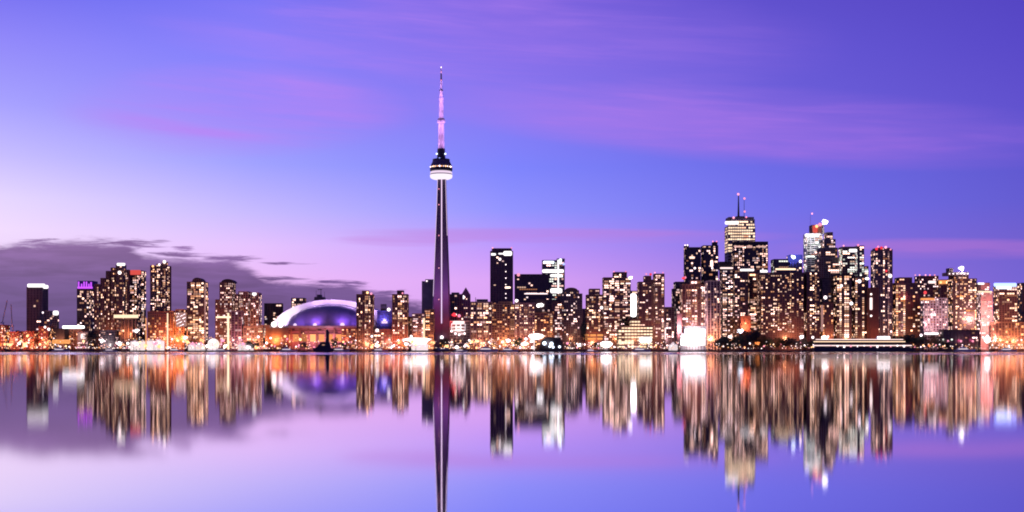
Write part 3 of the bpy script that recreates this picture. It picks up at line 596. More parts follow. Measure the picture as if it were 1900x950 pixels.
building('glass_tower', 'glass tower with thin vertical ribs and an orange-lit base', 'tower', r2+25, [(1308,1336,521)], 'paleconcrete', 'glass', PC, .26, slab=.3, pier=.8, seed=65, roof=False, wy=632, extras=[('light','lamp_glow',OR,1322,628,-30,2.2e5)])
building('office_tower', 'dark tower with a red-white lit roof terrace below the banded skyscraper', 'tower', r3+20, [(1335,1360,500),(1358,1388,493)], 'charcoal', 'glass', PC, .34, seed=66, roof=False, wy=630,
   extras=[('roof','roof_block','black',1336,1358,485,500,6),('plate','terrace_light','strip_pinkwhite',1336,1360,496,499,1.5),('plate','terrace_light','strip_white',1373,1399,499,503,1.3)])
building('banded_skyscraper', 'tallest skyscraper with glowing cream floor bands and a mast with red lamps', 'skyscraper', 2960, [(1345,1401,420),(1351,1400,407)], 'paleconcrete', 'glass_brown', [('band_cream',.8),('win_warm',.2)], .93, fl=6.6, slab=2.2, bay=5, mode='full', seed=67, roof=False, wy=470, dep=44,
   extras=[('roof','roof_block','grey',1352,1399,402.5,407,1.0),('roof','roof_block','darksteel',1368,1382,400,403,12),('mast','mast','darksteel',1373.4,359,401,1.6,4.2),('mast','mast','darksteel',1384,367,402,.6,1.2),('globe','mast_lamp','lamp_pink',1372.5,358.5,2.2,20),('globe','mast_lamp','lamp_pink',1384,366.5,2.0,20),('globe','mast_lamp','lamp_pink',1384.5,391,2.0,20),('globe','roof_lamp','lamp_pink',1361,404,2.0),('globe','roof_lamp','lamp_pink',1384.5,403,1.6),('plate','lit_band','strip_white',1345,1370,410.5,416.5,1.4)])
building('black_slab_tower', 'square black slab tower with rows of small white windows inside a black frame', 'skyscraper', 2860, [(1358,1424.5,448.5)], 'black', 'glass', PC, .52, bay=3.6, seed=68, roof=False, wy=505, pier=1.3, extras=[('plate','top_frame','black',1358,1424.3,449,455,1.1),('plate','lit_floor','win_cream',1362,1380,456,459),('plate','lit_floor','win_cream',1385,1396,455.5,460),('plate','lit_floor','win_cream',1403,1422,456,459),('plate','lit_floor','strip_white',1404,1424,501,507,1.4)])
building('office_tower', 'brown lit block between the pink terrace tower and the wide hotel slab', 'building', r3+30, [(1385,1410,500)], 'brown', 'glass_brown', PW, .55, seed=69, roof=False, wy=615)
building('clinic_block', 'small orange-red wall block above the dark trees', 'building', r2, [(1371,1393,586)], 'redbrick', 'redbrick', PA, .06, seed=70, roof=False, dep=22, extras=[('light','lamp_glow',OR,1380,608,-16,8e4),('globe','facade_lamp','lamp_warm',1383,600,1.8)])
building('hotel_slab', 'wide dark brown hotel slab covered in cream and amber windows', 'building', r2+20, [(1405,1491,506),(1490,1520.5,504.5)], 'darkbrown', 'glass_brown', PW, .40, bay=4.4, seed=71, roof=False, wy=622, dep=38)
building('office_block', 'low dark office with one wide cream floor, seen over the hotel slab', 'building', r5, [(1430.5,1462,481)], 'slate', 'glass', PG, .28, mode='rows', seed=72, roof=False, wy=505, extras=[('plate','lit_floor','band_cream',1439,1476,498,501,1.2)])
building('office_tower', 'dark tower with a blue glow and a blue-white lamp at its head', 'tower', r5+50, [(1460,1488,473)], 'bluewall', 'glass', PC, .12, seed=73, roof=False, wy=505, extras=[('plate','blue_glow_panel','panel_blueglow',1461,1487,474,486,1.0),('globe','star_lamp','lamp_bluewhite',1472,477.5,5.5),('light','lamp_glow',BL,1472,480,-14,8e4),('globe','facade_lamp','lamp_white',1485,485,2.5)])  # blue panel paints the glow around the lamp
building('white_tower', 'pale white tower with thin green-grey floor lines and a red-lit roof block', 'skyscraper', 2900, [(1491,1526,434)], 'white', 'greenglass', PG, .62, fl=4.4, slab=1.5, bay=8, mode='rows', seed=74, roof=False, wy=505, extras=[('roof','red_roof_block','redbrick',1507,1527,417,434,3),('plate','red_sign','strip_red',1508,1517,418,432,1.0),('globe','roof_lamp','lamp_warm',1515,420,3.0),('globe','roof_lamp','lamp_pink',1506.5,396.5,1.6),('mast','lamp_mast','darksteel',1506.8,397,434,.4,.6),('light','lamp_glow',(1,.95,.95),1505,440,-45,1.0e5),('plate','lit_band','strip_white',1493,1520,434,439,1.3)])
building('stepped_skyscraper', 'grey stepped skyscraper under the brightest star-like rooftop lamp', 'skyscraper', 2830, [(1512,1558,478),(1516,1554,460),(1523,1550,444),(1529,1545,431)], 'grey', 'glass_brown', PC, .42, seed=75, mode='rows', roof=False, wy=508, dep=38,
   extras=[('globe','star_lamp','flood_white',1530,412,6.8),('globe','star_lamp','lamp_pink',1521,417,3.4),('mast','lamp_mast','grey',1531,412,432,2.5,6),('light','lamp_glow',WH,1530,414,-10,2.5e5)])
building('office_tower', 'greenish office tower with many lit floors beside the stepped grey skyscraper', 'skyscraper', 2800, [(1556,1586,458),(1585,1603,456),(1602,1611,494)], 'greenglass', 'glass', PG, .55, seed=76, mode='rows', roof=False, wy=515, extras=[('globe','roof_lamp','lamp_pink',1565,456,1.5),('globe','roof_lamp','lamp_pink',1592,455,2),('plate','lit_band','strip_white',1575,1590,462,468,1.2)])
building('black_tower', 'unlit black tower with a single white lamp, in front of the stepped skyscraper', 'tower', r3, [(1518.5,1547,516)], 'black', 'glass', PC, .04, seed=77, roof=False, wy=560, extras=[('globe','facade_lamp','lamp_white',1531,552,3.2)])
building('black_tower', 'black tower with one column of white lamps beside a warm windowed wing', 'tower', r3-25, [(1545,1580,509),(1579,1608,512)], 'black', 'glass_brown', PW, .30, mode='cols', seed=78, roof=False, wy=628, extras=[('globe','facade_lamp','lamp_white',1594,522,3.2),('globe','facade_lamp','lamp_white',1561,530,2.2),('globe','facade_lamp','lamp_white',1579,563,3.2)])
building('lower_block', 'dim block with a narrow glowing pink strip, between the hotel slab and a black tower', 'building', r2+40, [(1519,1546,562)], 'darkbrown', 'glass_brown', PA, .22, seed=79, roof=False, extras=[('plate','pink_glow_strip','face_pink_glow',1523,1527.5,566,615,1.1)])  # pink strip is a self-glowing plate on the wall
building('brick_block', 'red brown block with a vertical row of red-white lamps under a star lamp', 'building', r2+12, [(1609,1630,534)], 'redbrick', 'redbrick', PK, .03, seed=80, roof=False, dep=24, extras=[('plate','vertical_sign','strip_pinkwhite',1613.5,1618.5,552,575,1.2),('globe','facade_lamp','lamp_white',1616,586,2),('globe','facade_lamp','lamp_white',1616,546,1.8),('globe','star_lamp','flood_white',1609,517,4.0,2),('mast','lamp_mast','darksteel',1609.5,519,534,.6,1)])
building('condominium_tower', 'tall dark glass tower crowned by a cluster of red lamps', 'tower', r3-5, [(1616,1655.5,463),(1619,1651,460)], 'slate', 'glass', PC, .36, seed=81, roof=False, wy=625,
   extras=[('globe','roof_lamp','lamp_red',1626,462,2.6),('globe','roof_lamp','lamp_red',1635,460,2.8),('globe','roof_lamp','lamp_pink',1629,458,1.8),('globe','roof_lamp','lamp_pink',1643,459,2.4),('globe','roof_lamp','lamp_pink',1652,463,1.6),('globe','facade_lamp','lamp_red',1644,503,2.2),('globe','facade_lamp','lamp_white',1651,512,3.6),('plate','pale_lit_edge','paleconcrete',1648,1649,466,636,1.3)])  # pale edge strip paints the light caught on the glass
building('apartment_tower', 'dark tower with a blank cap and amber windows clustered on one side', 'tower', r3, [(1653,1707,525),(1660,1692,515)], 'charcoal', 'glass_brown', [('win_amber',.3),('win_warm',.5),('win_cream',.2)], .28, mode='cols', seed=82, roof=False, wy=625)
building('apartment_tower', 'pinkish tower lined with red roof lamps over the white gridded block', 'tower', r4, [(1697,1741,512)], 'brown', 'glass_brown', PK, .28, seed=83, roof=False, wy=560, extras=[('globe','roof_lamp','lamp_pink',x,510.5,1.4) for x in (1698,1706,1717,1725,1734)] + [('plate','lit_band','strip_pinkwhite',1722,1736,521,526,1.2)])
building('office_block', 'block with an orange lit roof edge behind the gridded block', 'building', r5, [(1736,1767,519)], 'redbrick', 'glass_brown', PA, .2, seed=84, roof=False, wy=560, extras=[('plate','roof_edge_light','strip_orange',1740,1764,520,527,1.2),('globe','roof_lamp','lamp_warm',1745,524,2.2),('globe','roof_lamp','lamp_warm',1757,524,2.4)])
building('gridded_block', 'white gridded apartment block with pink glow on its upper edge', 'building', r2, [(1707.5,1758,553)], 'paleconcrete', 'glass_brown', PK, .46, slab=1.2, pier=1.3, seed=85, roof=False, dep=26, wy=620,
   extras=[('plate','lit_band','strip_orange',1708,1734,553,557,1.2),('globe','roof_lamp','lamp_red',1716,543,3.2),('mast','lamp_mast','darksteel',1716,543,553,.6,.8),('light','lamp_glow',(1,.12,.14),1716,545,-12,8e4),('light','lamp_glow',PK_,1730,600,-45,2.5e5),('plate','canopy_light','strip_white',1715,1754,617,621,2)])
building('landmark_tower', 'dark tower with a railed roof deck and a dazzling white beacon', 'tower', r3, [(1758,1812,517),(1760,1797,511)], 'charcoal', 'glass_brown', [('win_amber',.2),('win_warm',.5),('win_cream',.3)], .34, seed=86, roof=False, wy=622,
   extras=[('roof','roof_deck','grey',1758.5,1797,505,511,-1),('roof','roof_hut','charcoal',1763,1771,497,505,8),('globe','beacon','flood_white',1783.5,498,6.4),('light','lamp_glow',WH,1783,500,-12,1e5)] + [('globe','deck_lamp','lamp_white',x,508,1.1,-2) for x in (1761,1768,1775,1782,1789,1795)])
building('pink_tower', 'narrow tower whose whole front is floodlit salmon pink', 'tower', r3-20, [(1812.5,1841.5,541),(1813,1836,525)], 'pinkish', 'pinkish', [('win_pink',.8),('win_cream',.2)], .34, seed=87, roof=False, wy=618, dep=24, extras=[('light','lamp_glow',(1,.45,.38),1827,590,-50,6e5),('light','lamp_glow',(1,.45,.38),1830,630,-45,3e5),('plate','roof_sign','strip_white',1814,1826,524.5,528,1.2),('plate','lit_band','band_cream',1814,1840,540,543,1.2)])
building('office_tower', 'tower with a blazing blue-white crown at the east end of the skyline', 'tower', r4, [(1843,1887,528)], 'brown', 'glass_brown', PW, .42, mode='rows', seed=88, roof=False, wy=630,
   extras=[('plate','blue_crown','lamp_blue',1843.5,1886,525,532,1.3),('plate','crown_light','lamp_bluewhite',1848,1876,531.5,536,1.4),('light','lamp_glow',OR,1870,628,-60,2e5),('plate','lit_floor','band_cream',1865,1900,600.5,604,1.4)])
building('office_tower', 'dark flat tower at the very edge behind the blue-crowned one', 'tower', r4+50, [(1885,1935,525)], 'slate', 'glass_brown', PW, .30, mode='rows', seed=89, roof=False, wy=630)
building('podium_block', 'long brown podium with amber shopfronts at the foot of the blue-crowned tower', 'building', r2, [(1838,1935,598)], 'tan', 'glass_brown', PA, .34, seed=90, roof=False, dep=26, extras=[('light','lamp_glow',OR,1865,632,-24,1e5),('light','lamp_glow',OR,1890,632,-24,1e5)])
building('brick_block', 'dim plum coloured block behind the three pink lamps', 'building', r1+20, [(1742,1816,612)], 'black', 'glass', PK, .12, seed=91, roof=False, dep=26, extras=[('light','lamp_glow',(1,.1,.3),1783,632,-14,8e3),('light','lamp_glow',(1,.1,.3),1807,632,-14,8e3)])

# ------------------------------------------------------------------ observation tower
D = 2650.0; TX = 820.0
T = Thing('observation_tower', 'very tall concrete spire with a round white-lit pod and a lilac antenna mast', 'tower', (X(TX, D), D, GZ))
def ysec(Rp, rp, tp):
    """three-finned section, metres"""
    Rm, r, t = S(Rp, D), S(rp, D), S(tp, D)/2; pts = []
    for th in (205, 325, 85):
        a = R(th); ca, sa = math.cos(a), math.sin(a)
        v = R(th-60); pts.append((r*math.cos(v), r*math.sin(v)))
        pts.append((Rm*ca + t*sa, Rm*sa - t*ca)); pts.append((Rm*ca - t*sa, Rm*sa + t*ca))
    return pts
lev = [(646,21.5,9.5,6),(600,19,8.8,5.4),(550,17,8.2,5.0),(500,15.2,7.6,4.6),(438,12.6,7.0,4.2),(390,10.6,6.5,4.0),(345,9.0,6.1,3.8),(331,8.6,6.0,3.8)]
mb = MB(); cx = X(TX, D); n = 9
for y, a, b, c in lev:
    z = max(GZ, Z(y, D)); mb.v += [(cx+px, D+py, z) for px, py in ysec(a, b, c)]
for k in range(len(lev)-1):
    for i in range(n): j = (i+1) % n; mb.f.append((k*n+i, k*n+j, (k+1)*n+j, (k+1)*n+i))
mb.f.append(tuple(reversed(range(n))))
T.part('shaft', mb, 'cn_concrete')
def strip(idx, f, y0, y1, w, mat, name):
    """light strip following one edge of the shaft: idx = corner of the section"""
    P = []
    for y, a, b, c in lev:
        if y0 <= y <= y1:
            p = Vector(ysec(a, b, c)[idx]); q = Vector(ysec(a, b, c)[(idx+1) % 9]); m = p.lerp(q, f)
            P.append(Vector((cx+m.x*1.0, D+m.y-.6, max(GZ, Z(y, D)))))
    m2 = MB()
    for a, b in zip(P[:-1], P[1:]): m2.bar(a, b, S(w, D)/2, S(w, D)/2, 6)
    T.part(name, m2, mat)
strip(3, .04, 331, 640, 1.9, 'strip_lilac', 'light_strip')
strip(1, .42, 331, 590, .9, 'strip_lilac', 'light_strip')
strip(4, .5, 331, 460, .7, 'strip_lilac', 'light_strip')
for y, m in ((352,'lamp_pink'),(381,'lamp_pink'),(438,'lamp_pink'),(498,'lamp_pink'),(556,'lamp_pink')):
    globe(T, 'shaft_lamp', (X(815, D), D-S(12, D), Z(y, D)), S(1.1, D), m)
globe(T, 'base_lamp', (X(820.5, D), D-S(14, D), Z(626, D)), S(3, D), 'lamp_white')
def lat(name, prof, mat, n=32, parent=None, smooth=False):
    return T.part(name, MB().lathe([(S(r, D), Z(y, D)) for r, y in prof], X(818.6, D), D, n), mat, parent, smooth=smooth)
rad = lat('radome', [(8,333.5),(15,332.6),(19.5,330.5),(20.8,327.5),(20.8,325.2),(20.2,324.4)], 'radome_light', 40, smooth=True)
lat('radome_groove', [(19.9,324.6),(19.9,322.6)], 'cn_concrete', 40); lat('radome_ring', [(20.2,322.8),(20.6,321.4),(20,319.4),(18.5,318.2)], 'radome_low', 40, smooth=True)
pod = lat('pod_deck', [(18.4,318.4),(20.6,317),(21,313.5),(20.4,311.5)], 'darksteel', 40)
lat('deck_window_band', [(20.0,311.5),(20.0,309.7)], 'win_dim', 40, pod)
pod2 = lat('pod_upper_deck', [(20.3,309.7),(19.2,306.5),(16.6,301),(15.4,296.6),(9,295.4)], 'cn_concrete', 40)
lat('pod_parapet', [(15.9,297.5),(15.9,295.6)], 'darksteel', 40, pod2)
for k in range(14):
    a = R(200 + k*10.8)
    globe(T, 'deck_lamp', (X(818.6, D)+S(20.6, D)*math.cos(a), D+S(20.6, D)*math.sin(a), Z(310.6, D)), S(.8 if k % 3 else 1.4, D), 'lamp_warm' if k % 2 else 'lamp_white')
lat('upper_neck', [(8,296),(7.4,284),(7,276)], 'darksteel', 12)
for x in (810.5, 826.5): globe(T, 'neck_lamp', (X(x, D), D-4, Z(286, D)), S(1.6, D), 'lamp_bluewhite')
globe(T, 'neck_lamp', (X(816, D), D-S(9, D), Z(295, D)), S(1.5, D), 'lamp_blue')
lat('mast_base', [(6.0,277),(5.4,255),(5.0,228)], 'mastpaint', 6)
lat('sky_pod', [(5,229.5),(7.2,227.6),(7.4,224.5),(5.6,222),(4.4,219)], 'mastpaint', 24)
lat('sky_pod_rail', [(6.2,222.4),(6.2,220.6)], 'darksteel', 24)
lat('mast_middle', [(4.1,220),(3.8,200),(3.6,184.5)], 'mastpaint', 6)
lat('mast_collar', [(3.9,184.5),(3.9,182.5),(2.8,180)], 'mastpaint', 12)
lat('mast_upper', [(2.9,181),(2.5,168)], 'mastpaint', 6)
lat('mast_ring', [(3.3,168.6),(3.3,166.6)], 'darksteel', 12)
lat('antenna', [(1.9,167),(1.6,150)], 'mastpaint', 8)
lat('antenna_band', [(1.5,150),(1.3,137)], 'darksteel', 8)
lat('antenna_tip', [(1.1,137),(.8,126)], 'mastpaint', 8)
globe(T, 'tip_beacon', (X(818.6, D), D, Z(125, D)), S(1.1, D), 'lamp_white')
for y in (149, 134): globe(T, 'antenna_lamp', (X(818.6, D), D-S(1.5, D), Z(y, D)), S(.9, D), 'lamp_pink')
LIL = (.90,.46,1.0)
for y, pw in ((268,2.2e4),(246,2.0e4),(232,2.0e4),(214,1.6e4),(197,1.6e4),(186,1.8e4),(174,1.4e4),(158,1.2e4),(140,.8e4)):
    T.light((X(806, D), D-16, Z(y, D)), pw*.85, LIL, 1.0, 'mast_floodlight')
    T.light((X(831, D), D-16, Z(y, D)), pw*.85, LIL, 1.0, 'mast_floodlight')
T.light((X(830, D), D-60, Z(600, D)), 5e4, (1,.10,.14), 3, 'base_floodlight')
T.light((X(812, D), D-70, Z(540, D)), 1.3e5, (.62,.22,1), 3, 'shaft_floodlight')

# ------------------------------------------------------------------ stadium
D = 2725.0
T = Thing('domed_stadium', 'stadium with a white arched roof glowing violet and orange walls', 'stadium', (X(615, D), D, GZ))
def arc(c, rx, yb, h, n=40, pw=1.2):
    return [(X(c - rx*math.cos(math.pi*k/n), D), Z(yb, D) + S(h, D)*abs(math.sin(math.pi*k/n))**pw) for k in range(n+1)]
def shell(o, i, y0, y1):
    mb = MB(); n = len(o)
    for (x, z), (a, b) in zip(o, i): mb.v += [(x, y0, z), (a, y0, b), (x, y1, z), (a, y1, b)]
    for k in range(n-1):
        p, q = 4*k, 4*k+4
        mb.f += [(p, p+1, q+1, q), (p+2, q+2, q+3, p+3), (p, q, q+2, p+2), (p+1, p+3, q+3, q+1)]
    return mb
o1, i1 = arc(616, 111, 606, 50), arc(615, 86, 606, 42)
T.part('roof_arch', shell(o1, i1, D, D+110), 'dome_white')
T.part('arch_rib', shell(arc(614.5, 84.5, 606, 41), arc(614, 82, 606, 39.6), D-5, D+20), 'dome_white')
T.part('arch_reveal', shell(arc(615, 86.2, 606, 42.1), arc(614.5, 84.4, 606, 41), D+6, D+30), 'darksteel')
mb = MB(); NU, NV = 36, 14
for v in range(NV+1):
    for u in range(NU+1):
        a, b = math.pi*u/NU, math.pi/2*v/NV
        mb.v.append((X(613.5, D) - S(82.5, D)*math.cos(a), D - 52*math.sin(a)*math.sin(b), Z(606, D) + S(40.2, D)*math.sin(a)**1.2*math.cos(b)))
for v in range(NV):
    for u in range(NU):
        p = v*(NU+1)+u; mb.f.append((p, p+NU+1, p+NU+2, p+1))
T.part('lower_dome', mb, 'dome_panel', smooth=True)
mb = MB()
for k in range(1, 12):        # seams of the dome panels, proud of the surface
    a = math.pi*k/12; P = []
    for v in range(NV+1):
        b = math.pi/2*v/NV
        P.append(Vector((X(613.5, D) - S(82.7, D)*math.cos(a), D - 52.4*math.sin(a)*math.sin(b) - .1, Z(606, D) + S(40.4, D)*math.sin(a)**1.2*math.cos(b))))
    for p, q in zip(P[:-1], P[1:]): mb.bar(p, q, .35, .35, 4)
T.part('panel_seams', mb, 'dome_panel', kind='stuff')
T.part('drum_wall', MB().box(X(500, D), X(727, D), D-62, D+108, GZ, Z(606.5, D)), 'pinkish')
T.part('drum_cornice', MB().box(X(499, D), X(728, D), D-64, D-58, Z(609.5, D), Z(605.2, D)), 'paleconcrete')
for k in range(15):
    x = X(503 + k*15.6, D); T.part('drum_pier', MB().box(x-1.3, x+1.3, D-64, D-61.9, GZ, Z(610, D)), 'tan')
for k in range(14):
    T.part('drum_glazing', MB().box(X(506+k*15.6, D), X(516+k*15.6, D), D-62.6, D-61.9, Z(634, D), Z(621, D)), 'win_amber')
for y0, y1 in ((613.5,615),(619,620.2)): T.part('drum_ledge', MB().box(X(500, D), X(727.5, D), D-63.4, D-61.95, Z(y1, D), Z(y0, D)), 'darkbrown')
for x0, x1, y0, y1 in ((548,556,610.5,612.5),(566,574,616,618),(596,604,611,612.5),(618,634,616,618)): T.part('dark_opening', MB().box(X(x0, D), X(x1, D), D-62.5, D-61.95, Z(y1, D), Z(y0, D)), 'black')
T.part('end_block', MB().box(X(494, D), X(512, D), D-70, D-40, GZ, Z(604, D)), 'tan')
T.part('end_block', MB().box(X(511, D), X(546, D), D-74, D-62.1, GZ, Z(609, D)), 'tan')
for x, y, r, pw in ((556,604,3.2,3.0e5),(592,604,3.6,3.2e5),(642,604,4.2,4.0e5),(670,604,2.5,2e5)):
    globe(T, 'roof_floodlight', (X(x, D), D-58, Z(y, D)), S(r, D), 'strip_lilac')
    T.light((X(x, D), D-62, Z(y-7, D)), pw*.085, (.38,.14,1), 2.0, 'violet_floodlight')
for x, y, pw in ((520,592,1.6e5),(545,574,1.2e5),(530,600,1.4e5)): T.light((X(x, D), D-24, Z(y, D)), pw*.22, (1,.80,1), 3, 'arch_floodlight')
for x, y in ((585,556),(620,552),(655,560),(690,572)): T.light((X(x, D), D-30, Z(y, D)), 6.5e4, (.80,.50,1), 3, 'arch_floodlight')
for x, c, pw in ((500,(1,.26,.08),9e4),(524,(1,.30,.10),1.2e5),(553,(1,.18,.09),6e4),(584,(1,.28,.34),7e4),(618,(1,.40,.55),1.2e5),(648,(1,.14,.2),7e4)):
    T.light((X(x, D), D-84, Z(632, D)), pw*.75, c, 3, 'street_light')
globe(T, 'end_lamp', (X(520, D), D-72, Z(603, D)), S(5, D), 'lamp_white'); globe(T, 'end_lamp', (X(532, D), D-72, Z(605, D)), S(4, D), 'lamp_white')

# ------------------------------------------------------------------ cranes, masts, tents, ship
def crane(label, D, p0, p1, q):
    """luffing crane: lattice mast q=(x, y0) and boom from p0 to p1 (picture pixels)"""
    t = Thing('construction_crane', label, 'crane', (X(q[0], D), D, GZ))
    def lattice(a, b, w, name):
        mb = MB(); a, b = Vector(a), Vector(b); d = (b-a).normalized(); u = d.cross(Vector((0,1,0))).normalized(); k = int((b-a).length/4)
        for s in (-1, 1):
            for y in (-.5, .5): mb.bar(a+u*s*w/2+Vector((0,y,0)), b+u*s*w/2+Vector((0,y,0)), .22, .22, 4)
        for i in range(k):
            c0, c1 = a.lerp(b, i/k), a.lerp(b, (i+1)/k); s = 1 if i % 2 else -1
            mb.bar(c0+u*s*w/2, c1-u*s*w/2, .16, .16, 4)
        t.part(name, mb, 'paleconcrete')
    lattice((X(q[0], D), D, GZ), (X(q[0], D), D, Z(q[1], D)), 1.6, 'mast')
    lattice((X(p0[0], D), D-1.5, Z(p0[1], D)), (X(p1[0], D), D-1.5, Z(p1[1], D)), 1.1, 'boom')
    t.part('cab', MB().box(X(q[0], D)-1.6, X(q[0], D)+1.6, D-2.6, D+1.4, Z(q[1], D)-.5, Z(q[1], D)+2.4), 'white')
    t.part('counterweight', MB().box(X(q[0], D)-5, X(q[0], D)-2, D-1, D+1, Z(q[1], D), Z(q[1], D)+2), 'grey')
crane('thin pale crane with a steep leaning boom at the western end of the shore', 2620, (5,598), (14,557), (6,600))
crane('thin pale crane with a nearly upright boom beside the steeper leaning one', 2625, (23,604), (21,565), (24,606))

def light_mast(label, x, y0, y1, w, mat):
    D = 2466; t = Thing('light_column', label, 'light column', (X(x, D), D, GZ))
    t.part('base', MB().lathe([(1.6,GZ),(1.6,GZ+1.5),(1.0,GZ+2)], X(x, D), D, 12), 'grey')
    t.part('glowing_shaft', MB().bar((X(x, D), D, GZ+1.9), (X(x, D), D, Z(y0, D)), S(w, D)/2, S(w, D)/2*.85, 10), mat)
    t.part('cap', MB().lathe([(S(w, D)*.6,Z(y0, D)),(S(w, D)*.6,Z(y0, D)+.5)], X(x, D), D, 12), 'grey')
light_mast('short orange-white glowing column before the ragged-topped brown tower', 271, 590, 640, 2.4, 'strip_orange')
light_mast('tall cream glowing column beside the orange floodlit block', 311, 581, 640, 2.8, 'band_cream')
light_mast('thick white glowing column in front of the black-capped tower', 423.5, 581, 640, 4.0, 'band_cream')

glow('tent_glow', (1,.82,.80), (1,.80,.90), .85, 1.25); glow('tent_roof_glow', (1,.72,.72), (.95,.74,.9), .55, .85)  # light on the fabric put into emission, roofs dimmer to imitate shading
def tent(label, x0, x1, yt, ye, D=2474):
    """marquee: walls, and a row of peaked roofs"""
    t = Thing('marquee_tent', label, 'tent', (X((x0+x1)/2, D), D, GZ))
    a, b = X(x0, D), X(x1, D); ze = Z(ye, D); zt = Z(yt, D)
    t.part('wall', MB().box(a+.4, b-.4, D-6, D+6, GZ, ze), 'tent_glow')
    k = max(1, round((b-a)/14)); w = (b-a)/k
    for i in range(k):
        c = a+(i+.5)*w
        mb = MB(); h = zt-ze
        prof = [(w/2, D-6.5, ze), ]
        mb.frustum((c-w/2, c+w/2, D-6.5, D+6.5), (c-w*.22, c+w*.22, D-2.6, D+2.6), ze+.02, ze+h*.35)
        t.part('roof', mb, 'tent_roof_glow'); t.part('roof_peak', MB().frustum((c-w*.22, c+w*.22, D-2.6, D+2.6), (c-.25, c+.25, D-.25, D+.25), ze+h*.35, zt), 'tent_roof_glow')
tent('wide white marquee glowing below the columned pavilion', 243, 272, 630, 634)
tent('white marquee with tall peaks in front of the brown podium block', 272, 304, 628.5, 633)
tent('small white tent west of the blinding white hall', 1241, 1257, 634, 640)
tent('low white tent by the water before the balcony-banded block', 442, 470, 634, 640, 2462)
tent('low white marquee before the narrow arched-roof tower', 350, 380, 634, 640, 2462)
D = 2472
t = Thing('dome_tent', 'round white dome tent glowing between the arched-roof and black-capped towers', 'tent', (X(396, D), D, GZ))
t.part('base_ring', MB().lathe([(12.4,GZ),(12.4,GZ+1.5),(11.6,GZ+2.5)], X(396, D), D, 24), 'tent_glow'); t.part('shell', MB().ball((X(396, D), D, Z(639, D)), S(11, D), 20, 12), 'tent_glow', smooth=True)
D = 2470
t = Thing('sail_canopy', 'wide white wing-shaped canopy glowing near the foot of the spire', 'canopy', (X(773, D), D, GZ))
t.part('canopy', MB().prism([(X(746, D), Z(629.5, D)), (X(760, D), Z(634, D)), (X(768, D), Z(639, D)), (X(790, D), Z(639, D)), (X(794, D), Z(633, D)), (X(801, D), Z(629, D)), (X(788, D), Z(627, D)), (X(762, D), Z(626.5, D))], D-7, D+7), 'hall_glass_bright')
t.part('hall', MB().box(X(764, D), X(794, D), D-5, D+5, GZ, Z(638.5, D)), 'tent_glow'); t.part('post', MB().bar((X(755, D), D, GZ), (X(755, D), D, Z(631, D)), .4), 'white')
D = 2468
t = Thing('disc_canopy', 'white lens-shaped canopy on one stem west of the black tent', 'canopy', (X(995, D), D, GZ))
t.part('canopy', MB().lathe([(S(3, D),Z(630, D)),(S(11, D),Z(627, D)),(S(15, D),Z(623.5, D)),(S(11, D),Z(620.5, D)),(S(2, D),Z(619, D))], X(995, D), D, 28), 'flood_white', smooth=True)
t.part('stem', MB().bar((X(991, D), D, GZ), (X(991, D), D, Z(628, D)), 1.0), 'tent_glow')
D = 2469
t = Thing('event_tent', 'black domed tent with a tall black pole and blue-white lamps', 'tent', (X(1021, D), D, GZ))
t.part('shell', MB().prism([(X(999, D),GZ),(X(1044, D),GZ),(X(1043, D),Z(632, D)),(X(1040, D),Z(626.5, D)),(X(1012, D),Z(625.5, D)),(X(1005, D),Z(631, D))], D-5, D+9), 'black')
t.part('pole', MB().bar((X(1035.5, D), D, Z(627, D)), (X(1035.5, D), D, Z(598, D)), .9, .5), 'black')
for x, y, r in ((1010,637,3.6),(1023,638,3.6),(1020,643,2.2),(1026,644,2.4),(1038,643.5,2.4)): globe(t, 'lamp', (X(x, D), D-6.5, Z(y, D)), S(r, D), 'lamp_bluewhite')
t.light((X(1016, D), D-12, Z(638, D)), 9e3, (.75,.85,1), 1.5)
D = 2465
t = Thing('bowl_canopy', 'white bowl-shaped canopy at the water west of the banded low hotel', 'canopy', (X(1126, D), D, GZ))
t.part('bowl', MB().lathe([(S(5, D),Z(644.5, D)),(S(9, D),Z(642, D)),(S(12, D),Z(637, D)),(S(7, D),Z(634, D)),(S(1, D),Z(633, D))], X(1125, D), D, 28), 'flood_white', smooth=True)
t.part('foot', MB().lathe([(4,GZ),(3.5,Z(644, D))], X(1125, D), D, 16), 'grey')
# dark tug with a tall funnel
D = 2432
t = Thing('tugboat', 'dark tugboat with a tall round funnel moored before the stadium', 'boat', (X(600, D), D, 0))
t.part('hull', MB().prism([(X(583, D),-.5),(X(617, D),-.5),(X(620, D),Z(646, D)),(X(610, D),Z(645, D)),(X(590, D),Z(645, D)),(X(581, D),Z(645.5, D))], D-5, D+5), 'hulldark')
t.part('wheelhouse', MB().frustum((X(588, D),X(614, D),D-4,D+4),(X(596, D),X(611, D),D-3,D+3),Z(645.5, D),Z(634, D)), 'hulldark')
t.part('funnel', MB().lathe([(S(3.4, D),Z(635, D)),(S(3.2, D),Z(616, D)),(S(2.4, D),Z(613, D)),(S(.8, D),Z(611.5, D))], X(607.5, D), D, 16), 'darksteel')
t.part('cabin_window', MB().box(X(598, D),X(603, D),D-4.2,D-3.4,Z(641, D),Z(639, D)), 'win_dim')
